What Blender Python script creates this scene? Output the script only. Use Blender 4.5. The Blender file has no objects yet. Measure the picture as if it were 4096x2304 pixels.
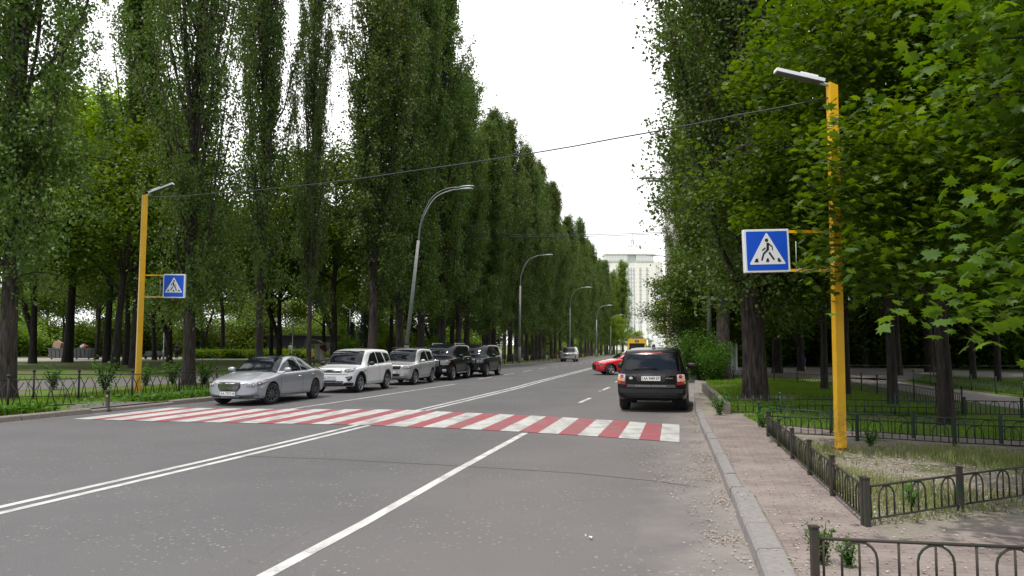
import bpy, bmesh, math, random
import numpy as np
from mathutils import Vector, Matrix
from mathutils.bvhtree import BVHTree
from mathutils.geometry import delaunay_2d_cdt
R = math.radians
sc = bpy.context.scene
COL = sc.collection
# ------------------------------------------------------------ camera, sky, sun, exposure
cam = bpy.data.objects.new('camera', bpy.data.cameras.new('camera')); COL.objects.link(cam)
PITCH = R(3.99); CAMZ = 1.9
cam.location = (0, 0, CAMZ); cam.rotation_euler = (R(90) + PITCH, 0, 0)
cam.data.sensor_width = 36; cam.data.lens = 28.125; cam.data.clip_start = 0.05; cam.data.clip_end = 4000
sc.camera = cam
sc.view_settings.view_transform = 'Standard'; sc.view_settings.look = 'None'
sc.view_settings.exposure = 0.5; sc.view_settings.gamma = 1
sc.render.engine = 'CYCLES'
sc.cycles.max_bounces = 6; sc.cycles.diffuse_bounces = 3; sc.cycles.glossy_bounces = 3; sc.cycles.transmission_bounces = 3
sc.cycles.use_denoising = True
SUN = Vector((-0.22, -0.36, 0.90)).normalized()          # direction towards the sun
el = math.asin(SUN.z); az = math.atan2(SUN.x, SUN.y)
w = bpy.data.worlds.new('World'); sc.world = w; w.use_nodes = True
nt = w.node_tree; nt.nodes.clear(); N = nt.nodes; LK = nt.links
sky = N.new('ShaderNodeTexSky'); sky.sky_type = 'NISHITA'; sky.sun_disc = False
sky.sun_elevation = el; sky.sun_rotation = az
b1 = N.new('ShaderNodeBackground'); b1.inputs[1].default_value = 0.10; LK.new(sky.outputs[0], b1.inputs[0])
b2 = N.new('ShaderNodeBackground'); b2.inputs[0].default_value = (1, 1, 1, 1); b2.inputs[1].default_value = 1.18   # bright cloud
tc = N.new('ShaderNodeTexCoord'); no = N.new('ShaderNodeTexNoise'); no.inputs['Scale'].default_value = 2.2
no.inputs['Detail'].default_value = 6; no.inputs['Roughness'].default_value = 0.55
LK.new(tc.outputs['Generated'], no.inputs['Vector'])
sx = N.new('ShaderNodeSeparateXYZ'); LK.new(tc.outputs['Generated'], sx.inputs[0])
ad = N.new('ShaderNodeMath'); ad.operation = 'MULTIPLY_ADD'; ad.inputs[1].default_value = 0.22   # denser cloud to the north
LK.new(sx.outputs['Y'], ad.inputs[0]); LK.new(no.outputs['Fac'], ad.inputs[2])
ramp = N.new('ShaderNodeMapRange'); ramp.inputs['From Min'].default_value = 0.34; ramp.inputs['From Max'].default_value = 0.46
LK.new(ad.outputs[0], ramp.inputs['Value'])
mx = N.new('ShaderNodeMixShader'); LK.new(ramp.outputs[0], mx.inputs[0]); LK.new(b1.outputs[0], mx.inputs[1]); LK.new(b2.outputs[0], mx.inputs[2])
wo = N.new('ShaderNodeOutputWorld'); LK.new(mx.outputs[0], wo.inputs[0])
sl = bpy.data.lights.new('sun', 'SUN'); sl.energy = 2.3; sl.angle = R(1.5); sl.color = (1, 0.95, 0.87)
so = bpy.data.objects.new('sun', sl); COL.objects.link(so); so.location = (0, 0, 60)
so.rotation_euler = (-SUN).to_track_quat('-Z', 'Y').to_euler()

# ------------------------------------------------------------ helpers
def interp(x, pts):
    return float(np.interp(x, [p[0] for p in pts], [p[1] for p in pts]))
def zg(Y): return -0.009 * max(0.0, min(Y, 420.) - 62.0)
def cx(Y):                                   # road axis
    if Y < 25: return -8.17 + .235 * Y
    if Y < 110: t = Y - 25; return -2.295 + .235 * t - .045 * t * t / 170
    return 15.77 + .19 * (Y - 110)
DEV = [(5, 0), (9.2, .12), (13.4, .24), (18.6, .26), (23.5, .16), (34.7, .22), (40, .08), (67, 0)]
def mc(Y): return cx(Y) + interp(Y, DEV)     # painted centre line
KL = [(-20, -8.9), (16, -8.9), (19.3, -8.75), (22, -8.45), (27, -8.05), (40, -8.3), (60, -8.4), (400, -8.4)]
KR = [(-20, 8.75), (6.5, 8.63), (9.85, 8.5), (17.9, 8.15), (22.5, 7.98), (30, 7.9), (400, 7.9)]
def kl(Y): return cx(Y) + interp(Y, KL)
def kr(Y): return cx(Y) + interp(Y, KR)
def rise(off): 
    t = min(1, max(0, (-off - 14) / 12)); return .38 * t * t * (3 - 2 * t)
def gz(X, Y):
    z = zg(Y)
    if X < kl(Y): return z + .13 + rise(X - cx(Y))
    if X > kr(Y): return z + .13
    return z
cp, sp = math.cos(PITCH), math.sin(PITCH)
def ray(u, v):
    x = (u - 2048) / 3200; z = -(v - 1152) / 3200
    return x, cp - z * sp, sp + z * cp
def PZ(u, v, z=0.):
    d = ray(u, v); t = (z - CAMZ) / d[2]
    return Vector((d[0] * t, d[1] * t, z))
def PY(u, v, Y):
    d = ray(u, v); t = Y / d[1]
    return Vector((d[0] * t, Y, CAMZ + d[2] * t))
def PG(u, v):
    z = 0.
    for _ in range(30):
        p = PZ(u, v, z); z = .5 * z + .5 * gz(p.x, p.y)
    return PZ(u, v, z)
def pos(ratio, Y):                            # point on the ground in direction ratio=X/Y
    X = ratio * Y; return Vector((X, Y, gz(X, Y)))

MATS = {}
def mat(name, col=(.5, .5, .5), rough=.6, metal=0., spec=.5, bump=0., scale=20., var=0., coat=0., emit=None, estr=0.):
    if name in MATS: return MATS[name]
    m = bpy.data.materials.new(name); m.use_nodes = True; n = m.node_tree.nodes; l = m.node_tree.links
    p = n['Principled BSDF']; p.inputs['Base Color'].default_value = (*col, 1); p.inputs['Roughness'].default_value = rough
    p.inputs['Metallic'].default_value = metal; p.inputs['Specular IOR Level'].default_value = spec
    p.inputs['Coat Weight'].default_value = coat; p.inputs['Coat Roughness'].default_value = .04
    if emit: p.inputs['Emission Color'].default_value = (*emit, 1); p.inputs['Emission Strength'].default_value = estr
    if bump or var:
        tcn = n.new('ShaderNodeTexCoord'); nz = n.new('ShaderNodeTexNoise'); nz.inputs['Scale'].default_value = scale
        nz.inputs['Detail'].default_value = 6; l.new(tcn.outputs['Object'], nz.inputs['Vector'])
        if var:
            mr = n.new('ShaderNodeMix'); mr.data_type = 'RGBA'
            mr.inputs[6].default_value = (*[c * (1 - var) for c in col], 1); mr.inputs[7].default_value = (*[min(1, c * (1 + var)) for c in col], 1)
            l.new(nz.outputs['Fac'], mr.inputs[0]); l.new(mr.outputs[2], p.inputs['Base Color'])
        if bump:
            bp = n.new('ShaderNodeBump'); bp.inputs['Strength'].default_value = bump; bp.inputs['Distance'].default_value = .02
            l.new(nz.outputs['Fac'], bp.inputs['Height']); l.new(bp.outputs[0], p.inputs['Normal'])
    MATS[name] = m; return m

def nodemat(name, build):
    if name in MATS: return MATS[name]
    m = bpy.data.materials.new(name); m.use_nodes = True
    build(m.node_tree.nodes, m.node_tree.links, m.node_tree.nodes['Principled BSDF'])
    MATS[name] = m; return m
def nz_(n, l, vec, scale, detail=5, rough=.55):
    t = n.new('ShaderNodeTexNoise'); t.inputs['Scale'].default_value = scale; t.inputs['Detail'].default_value = detail
    t.inputs['Roughness'].default_value = rough; l.new(vec, t.inputs['Vector']); return t.outputs['Fac']
def mr_(n, l, val, a, b, c=0., d=1.):
    t = n.new('ShaderNodeMapRange'); l.new(val, t.inputs[0])
    for i, v in zip((1, 2, 3, 4), (a, b, c, d)): t.inputs[i].default_value = v
    return t.outputs[0]
def mix_(n, l, f, a, b):
    t = n.new('ShaderNodeMix'); t.data_type = 'RGBA'
    if isinstance(f, (int, float)): t.inputs[0].default_value = f
    else: l.new(f, t.inputs[0])
    for i, v in ((6, a), (7, b)):
        if isinstance(v, tuple): t.inputs[i].default_value = (*v, 1)
        else: l.new(v, t.inputs[i])
    return t.outputs[2]
def bump_(n, l, p, h, strength=.3, dist=.01):
    b = n.new('ShaderNodeBump'); b.inputs['Strength'].default_value = strength; b.inputs['Distance'].default_value = dist
    l.new(h, b.inputs['Height']); l.new(b.outputs[0], p.inputs['Normal'])

def tag(o, label=None, cat=None, group=None, kind=None):
    for k, v in (('label', label), ('category', cat), ('group', group), ('kind', kind)):
        if v: o[k] = v
    return o
def empty(name, loc=(0, 0, 0), rz=0., label=None, cat=None, group=None):
    o = bpy.data.objects.new(name, None); o.empty_display_size = .3; COL.objects.link(o)
    o.location = loc; o.rotation_euler = (0, 0, rz); return tag(o, label, cat, group)
class MB:
    def __init__(s): s.v = []; s.f = []; s.smooth = set()
    def add(s, vs, fs, smooth=False):
        b = len(s.v); s.v += [tuple(v) for v in vs]
        for f in fs:
            if smooth: s.smooth.add(len(s.f))
            s.f.append(tuple(i + b for i in f))
    def box(s, c, d, rz=0., M=None):
        x, y, z = d[0] / 2, d[1] / 2, d[2] / 2
        vs = [Vector((a * x, b * y, e * z)) for e in (-1, 1) for a, b in ((-1, -1), (1, -1), (1, 1), (-1, 1))]
        m = Matrix.Rotation(rz, 3, 'Z') if M is None else M
        vs = [m @ v + Vector(c) for v in vs]
        s.add(vs, [(3, 2, 1, 0), (4, 5, 6, 7), (0, 1, 5, 4), (1, 2, 6, 5), (2, 3, 7, 6), (3, 0, 4, 7)])
    def tube(s, pts, rad, n=8, caps=True, smooth=True, sq=False):
        pts = [Vector(p) for p in pts]
        if isinstance(rad, (int, float)): rad = [rad] * len(pts)
        vs = []; up = Vector((0, 0, 1)); prev = None
        for i, p in enumerate(pts):
            d = (pts[min(i + 1, len(pts) - 1)] - pts[max(i - 1, 0)])
            d = d.normalized() if d.length > 1e-9 else Vector((0, 0, 1))
            if prev is None:
                a = d.cross(up if abs(d.z) < .95 else Vector((1, 0, 0))).normalized()
            else:
                a = (prev - d * prev.dot(d)).normalized()
            prev = a; b = d.cross(a)
            for k in range(n):
                t = 2 * math.pi * (k + (.5 if sq else 0)) / n
                vs.append(p + (a * math.cos(t) + b * math.sin(t)) * rad[i])
        fs = [(i * n + k, i * n + (k + 1) % n, (i + 1) * n + (k + 1) % n, (i + 1) * n + k) for i in range(len(pts) - 1) for k in range(n)]
        s.add(vs, fs, smooth)
        if caps:
            b = len(s.v) - len(vs); s.f.append(tuple(b + k for k in reversed(range(n)))); m = b + (len(pts) - 1) * n
            s.f.append(tuple(m + k for k in range(n)))
    def lathe(s, prof, n=24, c=(0, 0, 0), axis='z', smooth=True):
        vs = []
        for r, h in prof:
            for k in range(n):
                t = 2 * math.pi * k / n; a, b = r * math.cos(t), r * math.sin(t)
                v = (a, b, h) if axis == 'z' else ((h, a, b) if axis == 'x' else (b, h, a))
                vs.append(Vector(v) + Vector(c))
        s.add(vs, [(i * n + k, i * n + (k + 1) % n, (i + 1) * n + (k + 1) % n, (i + 1) * n + k) for i in range(len(prof) - 1) for k in range(n)], smooth)
    def prism(s, poly, z0, z1, M=None):
        n = len(poly); M = M or Matrix.Identity(4)
        vs = [M @ Vector((x, y, z)) for z in (z0, z1) for x, y in poly]
        s.add(vs, [tuple(reversed(range(n))), tuple(range(n, 2 * n))] + [(k, (k + 1) % n, n + (k + 1) % n, n + k) for k in range(n)])
    def build(s, name, m, parent=None, fix=False):
        me = bpy.data.meshes.new(name); me.from_pydata(s.v, [], s.f)
        if s.smooth: me.polygons.foreach_set('use_smooth', [i in s.smooth for i in range(len(s.f))])
        if fix:
            bm = bmesh.new(); bm.from_mesh(me); bmesh.ops.recalc_face_normals(bm, faces=bm.faces); bm.to_mesh(me); bm.free()
        me.materials.append(m); me.update()
        o = bpy.data.objects.new(name, me); COL.objects.link(o)
        if parent: o.parent = parent
        return o
def np_mesh(name, V, F, m, parent=None, smooth=False):
    """V (n,3) array, F (k,c) array of equal-sided faces"""
    me = bpy.data.meshes.new(name); V = np.asarray(V, np.float32); F = np.asarray(F, np.int32)
    me.vertices.add(len(V)); me.vertices.foreach_set('co', V.ravel())
    c = F.shape[1]; me.loops.add(F.size); me.loops.foreach_set('vertex_index', F.ravel())
    me.polygons.add(len(F)); me.polygons.foreach_set('loop_start', np.arange(0, F.size, c, dtype=np.int32))
    me.polygons.foreach_set('loop_total', np.full(len(F), c, np.int32))
    if smooth: me.polygons.foreach_set('use_smooth', np.ones(len(F), bool))
    me.update(calc_edges=True); me.materials.append(m)
    o = bpy.data.objects.new(name, me); COL.objects.link(o)
    if parent: o.parent = parent
    return o
def copy_tree(o, parent=None):
    c = o.copy(); COL.objects.link(c)
    if parent: c.parent = parent
    for ch in list(o.children): copy_tree(ch, c)
    return c
def text_obj(s, size, m, parent=None, name='lettering', ext=.002, bold=0., sx=1.):
    cu = bpy.data.curves.new(name, 'FONT'); cu.body = s; cu.size = size; cu.extrude = ext; cu.align_x = 'CENTER'; cu.align_y = 'CENTER'
    cu.offset = bold; cu.resolution_u = 3
    t = bpy.data.objects.new('tmp', cu); COL.objects.link(t); bpy.context.view_layer.update()
    me = bpy.data.meshes.new_from_object(t.evaluated_get(bpy.context.evaluated_depsgraph_get()))
    bpy.data.objects.remove(t); me.materials.clear(); me.materials.append(m)
    for v in me.vertices: v.co.x *= sx
    o = bpy.data.objects.new(name, me); COL.objects.link(o)
    if parent: o.parent = parent
    return o
# ------------------------------------------------------------ ground materials
def pos_out(n):
    return n.new('ShaderNodeNewGeometry').outputs['Position']
def b_asphalt(n, l, p):
    P = pos_out(n)
    big = mr_(n, l, nz_(n, l, P, .35, 3), .35, .65); fine = nz_(n, l, P, 90, 3, .7)
    sxp = n.new('ShaderNodeSeparateXYZ'); l.new(P, sxp.inputs[0]); 
    lane = n.new('ShaderNodeMath'); lane.operation = 'MULTIPLY_ADD'; l.new(sxp.outputs['Y'], lane.inputs[0]); lane.inputs[1].default_value = -.22; l.new(sxp.outputs['X'], lane.inputs[2])
    base = mix_(n, l, big, (.058, .058, .061), (.082, .081, .084)); worn = mix_(n, l, big, (.094, .086, .085), (.120, .109, .107))
    base = mix_(n, l, mr_(n, l, lane.outputs[0], -4.8, -2.2), base, worn)
    base = mix_(n, l, mr_(n, l, fine, .35, .8), base, (.18, .172, .172))
    # coarse pale aggregate chips
    v = n.new('ShaderNodeTexVoronoi'); v.inputs['Scale'].default_value = 15
    wv0 = n.new('ShaderNodeTexNoise'); wv0.inputs['Scale'].default_value = 30; l.new(P, wv0.inputs['Vector'])
    wa = n.new('ShaderNodeVectorMath'); wa.operation = 'MULTIPLY_ADD'; l.new(wv0.outputs['Color'], wa.inputs[0]); wa.inputs[1].default_value = (.06, .06, .0); l.new(P, wa.inputs[2]); l.new(wa.outputs[0], v.inputs['Vector'])
    dens = mr_(n, l, nz_(n, l, P, .8, 3), .4, .62, .0, 1.)
    chip = mr_(n, l, v.outputs['Distance'], .27, .15)
    rnd = n.new('ShaderNodeSeparateColor'); l.new(v.outputs['Color'], rnd.inputs[0])
    c2 = n.new('ShaderNodeMath'); c2.operation = 'MULTIPLY'; l.new(chip, c2.inputs[0]); l.new(mr_(n, l, rnd.outputs[0], .45, .55), c2.inputs[1])
    c3 = n.new('ShaderNodeMath'); c3.operation = 'MULTIPLY'; l.new(c2.outputs[0], c3.inputs[0]); l.new(dens, c3.inputs[1])
    base = mix_(n, l, c3.outputs[0], base, (.27, .25, .245))
    # seams and cracks
    v2 = n.new('ShaderNodeTexVoronoi'); v2.feature = 'DISTANCE_TO_EDGE'; v2.inputs['Scale'].default_value = .17
    wv = n.new('ShaderNodeVectorMath'); wv.operation = 'ADD'; l.new(P, wv.inputs[0])
    nn = n.new('ShaderNodeTexNoise'); nn.inputs['Scale'].default_value = 1.2; l.new(P, nn.inputs['Vector']); l.new(nn.outputs['Color'], wv.inputs[1]); l.new(wv.outputs[0], v2.inputs['Vector'])
    base = mix_(n, l, mr_(n, l, v2.outputs['Distance'], .0018, .0008, 0, .25), base, (.055, .05, .05))
    # dust towards the right gutter, where the ground offset attribute runs to 1
    at = n.new('ShaderNodeAttribute'); at.attribute_name = 'dust'
    dn = n.new('ShaderNodeMath'); dn.operation = 'MULTIPLY_ADD'; l.new(nz_(n, l, P, 1.7, 5), dn.inputs[0]); dn.inputs[1].default_value = .9; l.new(at.outputs['Fac'], dn.inputs[2])
    base = mix_(n, l, mr_(n, l, dn.outputs[0], .95, 1.5, 0, .7), base, (.27, .24, .218))
    l.new(base, p.inputs['Base Color']); p.inputs['Roughness'].default_value = .85; p.inputs['Specular IOR Level'].default_value = .3
    bump_(n, l, p, fine, .35, .006)
ASPH = nodemat('asphalt', b_asphalt)
def b_paint(c1, c2, worn):
    def f(n, l, p):
        P = pos_out(n); f1 = nz_(n, l, P, 55, 6, .75); f2 = nz_(n, l, P, 2.2, 4)
        s = n.new('ShaderNodeMath'); s.operation = 'ADD'; l.new(f1, s.inputs[0]); l.new(f2, s.inputs[1])
        col = mix_(n, l, nz_(n, l, P, 4, 4), c1, c2)
        col = mix_(n, l, mr_(n, l, s.outputs[0], worn, worn - .22, 0, .8), col, (.16, .15, .15))
        mp = n.new('ShaderNodeMapping'); mp.inputs['Rotation'].default_value = (0, 0, R(13)); mp.inputs['Scale'].default_value = (2.2, .16, 1); l.new(P, mp.inputs['Vector'])
        col = mix_(n, l, mr_(n, l, nz_(n, l, mp.outputs[0], 1.3, 5, .6), .48, .68, 0, .42), col, (.12, .11, .11))
        l.new(col, p.inputs['Base Color']); p.inputs['Roughness'].default_value = .7
    return f
WHITE = nodemat('road_paint_white', b_paint((.40, .40, .385), (.50, .50, .48), 1.0))
WHITE2 = nodemat('road_paint_white_line', b_paint((.48, .48, .47), (.58, .58, .56), .98))
RED = nodemat('road_paint_red', b_paint((.25, .042, .054), (.31, .066, .076), .99))
def b_grass(c1, c2, dirt, amt):
    def f(n, l, p):
        P = pos_out(n); a = nz_(n, l, P, 1.1, 5); b = nz_(n, l, P, 24, 5, .7)
        col = mix_(n, l, b, c1, c2)
        s = n.new('ShaderNodeMath'); s.operation = 'MULTIPLY_ADD'; s.inputs[1].default_value = .5; l.new(b, s.inputs[0]); l.new(a, s.inputs[2])
        col = mix_(n, l, mr_(n, l, s.outputs[0], amt, amt + .12), col, dirt)
        l.new(col, p.inputs['Base Color']); p.inputs['Roughness'].default_value = .95; p.inputs['Specular IOR Level'].default_value = .1
        bump_(n, l, p, b, .8, .05)
    return f
LAWN = nodemat('lawn_soil', b_grass((.06, .125, .014), (.12, .20, .03), (.16, .135, .095), .72))
PLOT = nodemat('dusty_soil', b_grass((.22, .195, .16), (.33, .30, .26), (.12, .14, .06), .80))
def b_pavers(n, l, p):
    P = pos_out(n); mp = n.new('ShaderNodeMapping'); mp.inputs['Rotation'].default_value = (0, 0, R(13.2)); l.new(P, mp.inputs['Vector'])
    br = n.new('ShaderNodeTexBrick'); br.inputs['Scale'].default_value = 1.; br.inputs['Brick Width'].default_value = .22; br.inputs['Row Height'].default_value = .11
    br.inputs['Mortar Size'].default_value = .009; br.inputs['Mortar Smooth'].default_value = .3; br.inputs['Bias'].default_value = -.2
    br.inputs['Color1'].default_value = (.165, .130, .121, 1); br.inputs['Color2'].default_value = (.225, .178, .166, 1); br.inputs['Mortar'].default_value = (.11, .09, .08, 1)
    l.new(mp.outputs[0], br.inputs['Vector'])
    d = nz_(n, l, P, 1.6, 6, .6); col = mix_(n, l, mr_(n, l, d, .40, .68, 0, .75), br.outputs['Color'], (.27, .232, .208))
    col = mix_(n, l, mr_(n, l, nz_(n, l, P, 60, 3), .55, .8, 0, .5), col, (.33, .28, .25))
    l.new(col, p.inputs['Base Color']); p.inputs['Roughness'].default_value = .9
    bump_(n, l, p, br.outputs['Fac'], -.5, .006)
PAVER = nodemat('brick_pavers', b_pavers)
strip('subsoil', lambda y: kl(y) - 3, lambda y: kr(y) + 3, lambda x, y: zg(y) - .10, PLOT, nx=1) if False else None
KERB = mat('kerb_stone', (.22, .205, .20), .9, bump=.5, scale=14, var=.3)
KERBL = mat('kerb_stone_brown', (.24, .205, .18), .9, bump=.5, scale=14, var=.3)
PATH = mat('park_path_asphalt', (.25, .22, .205), .9, bump=.3, scale=9, var=.2)
PATHD = mat('old_footway_asphalt', (.12, .11, .105), .9, bump=.3, scale=9, var=.2)

Ys = np.concatenate([np.arange(-12, 60, .75), np.arange(60, 140, 2.5), np.arange(140, 420, 8), np.array([420, 600, 900, 1500, 2600])])
def strip(name, f0, f1, zf, m, Y=Ys, nx=1, attr=None):
    V = []; 
    for y in Y:
        a, b = f0(y), f1(y)
        for k in range(nx + 1):
            x = a + (b - a) * k / nx; V.append((x, y, zf(x, y)))
    V = np.array(V); n = nx + 1
    F = [(i * n + k, i * n + k + 1, (i + 1) * n + k + 1, (i + 1) * n + k) for i in range(len(Y) - 1) for k in range(nx)]
    o = np_mesh(name, V, F, m)
    if attr:
        at = o.data.attributes.new('dust', 'FLOAT', 'POINT'); at.data.foreach_set('value', [attr(x, y) for x, y, z in V])
    return tag(o, kind='structure')
strip('road', lambda y: kl(y) - .02, lambda y: kr(y) + .02, lambda x, y: zg(y), ASPH, nx=24,
      attr=lambda x, y: max(0, 1 - (kr(y) - x) / 2.1) if x > cx(y) else max(0, .75 - (x - kl(y)) / .8))
strip('subsoil', lambda y: kl(y) - 3, lambda y: kr(y) + 3, lambda x, y: zg(y) - .09, PLOT, nx=1)
def kerb(name, fn, side, m, Y, wid=.16, skip=None):
    mb = MB(); rnd = random.Random(5); i = 0
    y = Y[0]
    while y < Y[1]:
        L = 1.0 if y < 60 else 8.; ye = min(Y[1], y + L); g = .012 if y < 60 else 0
        h = .148 + rnd.uniform(-.006, .006); dx = rnd.uniform(-.008, .008)
        if skip: h *= skip(.5 * (y + ye))
        pts = []
        for yy in (y + g, ye - g):
            x0 = fn(yy) + dx; x1 = x0 + side * (wid if y > 9.9 or side < 0 else .24); z = zg(yy); s = side
            pts.append([(x0, yy, z - .1), (x0 + s * .015, yy, z + h - .03), (x0 + s * .04, yy, z + h), (x1, yy, z + h), (x1, yy, z - .1)])
        vs = pts[0] + pts[1]; fs = [(k, k + 1, k + 6, k + 5) for k in range(4)] + [(0, 1, 2, 3, 4), (9, 8, 7, 6, 5)]
        mb.add(vs, fs); y = ye
    return tag(mb.build(name, m, fix=True), kind='structure')
kerb('kerb_right', kr, 1, KERB, (-4, 330))
kerb('kerb_left', kl, -1, KERBL, (-4, 330), skip=lambda y: .7 if 22.2 < y < 24.6 else 1)
lawnX = lambda a: (lambda y: kl(y) - a)
# left ground: strip from kerb out to far left
def lg(x, y): return gz(x, y)
offs = [-.14, -.8, -2, -4, -5.7, -7, -8.5, -10, -12, -14, -17, -20, -30, -60, -130, -400, -1200]
def grid(name, fn, offs, m, sgn=1):
    V = [(fn(y) + o * sgn, y, gz(fn(y) + o * sgn, y)) for y in Ys for o in offs]; n = len(offs)
    F = [(i * n + k, i * n + k + 1, (i + 1) * n + k + 1, (i + 1) * n + k) for i in range(len(Ys) - 1) for k in range(n - 1)]
    if offs[1] < offs[0]: F = [tuple(reversed(f)) for f in F]
    return tag(np_mesh(name, V, F, m), kind='structure')
grid('ground_left', kl, offs, LAWN)
grid('ground_right', kr, [.14, 1, 2, 3.5, 6, 10, 20, 40, 90, 300, 1200], LAWN)
def patch(name, uv, m, dz=.004, world=False, n=1):
    P = [Vector((x, y, 0)) for x, y in uv] if world else [PG(u, v) for u, v in uv]
    bm = bmesh.new(); vs = [bm.verts.new((p.x, p.y, 0)) for p in P]; bm.faces.new(vs)
    bmesh.ops.triangulate(bm, faces=bm.faces)
    for _ in range(n): bmesh.ops.subdivide_edges(bm, edges=[e for e in bm.edges if e.calc_length() > 1.2], cuts=1, use_grid_fill=True)
    bmesh.ops.triangulate(bm, faces=bm.faces)
    for v in bm.verts: v.co.z = gz(v.co.x, v.co.y) + dz
    bmesh.ops.recalc_face_normals(bm, faces=bm.faces)
    for f in bm.faces:
        if f.normal.z < 0: f.normal_flip()
    me = bpy.data.meshes.new(name); bm.to_mesh(me); bm.free(); me.materials.append(m)
    o = bpy.data.objects.new(name, me); COL.objects.link(o); return tag(o, kind='structure')
# dusty soil on the right, brick pavement over it
strip('dirt_ground', lambda y: kr(y) + .12, lambda y: kr(y) + (30 if y < 14 else 6 if y < 18.8 else 1.6), lambda x, y: zg(y) + .133, PLOT, Y=np.concatenate([np.arange(-8, 14, .7), np.array([13.95, 14.0, 15, 16, 17, 18, 18.75, 18.8, 19.5, 20, 22, 25, 30, 40, 60, 100])]), nx=6)
strip('pavement', lambda y: kr(y) + (.26 if y < 9.9 else .18), lambda y: kr(y) + (1.25 if y > 9 else 1.25), lambda x, y: zg(y) + .139, PAVER, Y=np.arange(-6, 20.2, .7), nx=2)
patch('side_pavement', [(2.9, -4), (14, -3.5), (14, 11.4), (9, 9.95), (5.9, 8.55), (4.72, 8.0), (3.6, 7.4), (3.2, 6.9)], PAVER, .0085, world=True, n=2)
patch('cross_pavement', [(4.9, 18.4), (4.65, 17.1), (5.5, 16.2), (9, 13.7), (14, 10.4), (14, 11.5), (9, 14.8), (6.4, 16.9)], PAVER, .0125, world=True, n=2)
# park paths on the right
patch('park_path', [(3340, 1490), (3420, 1530), (3640, 1570), (3852, 1605), (4096, 1640), (4500, 1700), (4500, 1640), (4096, 1592), (3800, 1556), (3620, 1531), (3480, 1516)], PATH, .008, n=3)
patch('park_square', [(2700, 1480), (2760, 1500), (3050, 1512), (3340, 1514), (3500, 1512), (3620, 1525), (3660, 1512), (4300, 1510), (4300, 1496), (3400, 1470), (3050, 1464), (2800, 1462)], PATH, .012, n=3)
# left footway behind the fence and park path
patch('footway_left', [(-500, 1585), (0, 1566), (300, 1552), (700, 1535), (960, 1522), (1500, 1480), (1480, 1470), (900, 1500), (700, 1506), (300, 1518), (0, 1526), (-500, 1540)], PATHD, .006, n=3)
patch('park_path_left', [(-600, 1452), (0, 1447), (500, 1444), (1150, 1436), (1300, 1424), (1300, 1416), (900, 1426), (500, 1432), (0, 1434), (-600, 1440)], PATH, .006, n=3)
patch('crossing_apron', [(kl(21.6) - .15, 21.6), (-11.95, 21.75), (-13.2, 24.6), (-12, 24.6), (kl(24.6) - .15, 24.6), (kl(23) - .15, 23)], PATHD, .006, world=True, n=2)

# painted markings
def line(name, off, width, y0, y1, m=WHITE2, f=mc, step=.5, dz=.004):
    Y = np.arange(y0, y1 + step, step) if y1 - y0 > step else np.array([y0, y1])
    return strip(name, lambda y: f(y) + off - width / 2, lambda y: f(y) + off + width / 2, lambda x, y: zg(y) + dz + (.00008 * y if y > 40 else 0), m, Y=Y)
for o_ in (-.15, .15):
    line('centre_line', o_, .13, -3, 300)
def seg(pts, width, name='lane_line', m=WHITE2):
    P = [PG(*p) for p in pts]; V = []
    for i, p in enumerate(P):
        d = (P[min(i + 1, len(P) - 1)] - P[max(0, i - 1)]).normalized(); nrm = Vector((d.y, -d.x, 0)) * width / 2
        for q in (p - nrm, p + nrm): V.append((q.x, q.y, zg(q.y) + .004))
    return tag(np_mesh(name, V, [(2 * i, 2 * i + 1, 2 * i + 3, 2 * i + 2) for i in range(len(P) - 1)], m), kind='structure')
seg([(700, 2560), (1059, 2304), (1452, 2095), (1836, 1877), (2101, 1732)], .135)
seg([(2318, 1611), (2362, 1592)], .13); seg([(2410, 1561), (2438, 1549)], .13); seg([(2462, 1529), (2484, 1520)], .13)
seg([(1157, 1637), (1400, 1601), (1600, 1570), (1820, 1537)], .10)
for k in range(14):
    y = 43 + k * 6; line('lane_line', -3.75, .10, y, y + 3)
    if k > 2: line('lane_line', 4.3, .10, y, y + 3)
top = [(680, 748), (788, 861), (907, 972), (1028, 1096), (1146, 1207), (1260, 1328), (1381, 1449), (1503, 1574), (1628, 1700), (1748, 1813), (1870, 1933), (1998, 2060), (2123, 2185), (2251, 2316), (2386, 2452), (2520, 2585), (2650, 2718)]
bot = [(291, 359), (407, 483), (538, 609), (679, 760), (811, 881), (952, 1028), (1093, 1169), (1240, 1315), (1388, 1465), (1539, 1623), (1688, 1775), (1840, 1922), (1998, 2074), (2153, 2232), (2310, 2389), (2473, 2555), (2639, 2718)]
YT = [(680, 1632), (748, 1632), (1007, 1636), (1411, 1638), (1628, 1640), (1813, 1649), (2060, 1660), (2316, 1674), (2585, 1692), (2718, 1700)]
YB = [(291, 1677), (483, 1682), (679, 1687), (881, 1691), (1093, 1695), (1315, 1698), (1465, 1701), (1623, 1708), (1775, 1713), (2074, 1728), (2389, 1747), (2718, 1770)]
def quadset(name, quads, m):
    V = []; F = []
    for (t0, t1, b0, b1) in quads:
        K = 6; b = len(V)
        for k in range(K + 1):
            s = k / K
            for (t, q) in ((t0, b0), (t1, b1)):
                A = PZ(t, interp(t, YT)); B = PZ(q, interp(q, YB)); p = A.lerp(B, s); V.append((p.x, p.y, .009))
        F += [(b + 2 * k, b + 2 * k + 2, b + 2 * k + 3, b + 2 * k + 1) for k in range(K)]
    return tag(np_mesh(name, V, F, m), kind='structure')
TAR = mat('tar_seam', (.075, .070, .070), .8)
seg([(900, 1822), (1300, 1836), (1800, 1862), (2300, 1893), (2620, 1925), (2800, 1950)], .022, 'tar_seam', TAR); seg([(2200, 2304), (2330, 2180), (2420, 2060), (2500, 1930)], .03, 'tar_seam', TAR) if False else None
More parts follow.
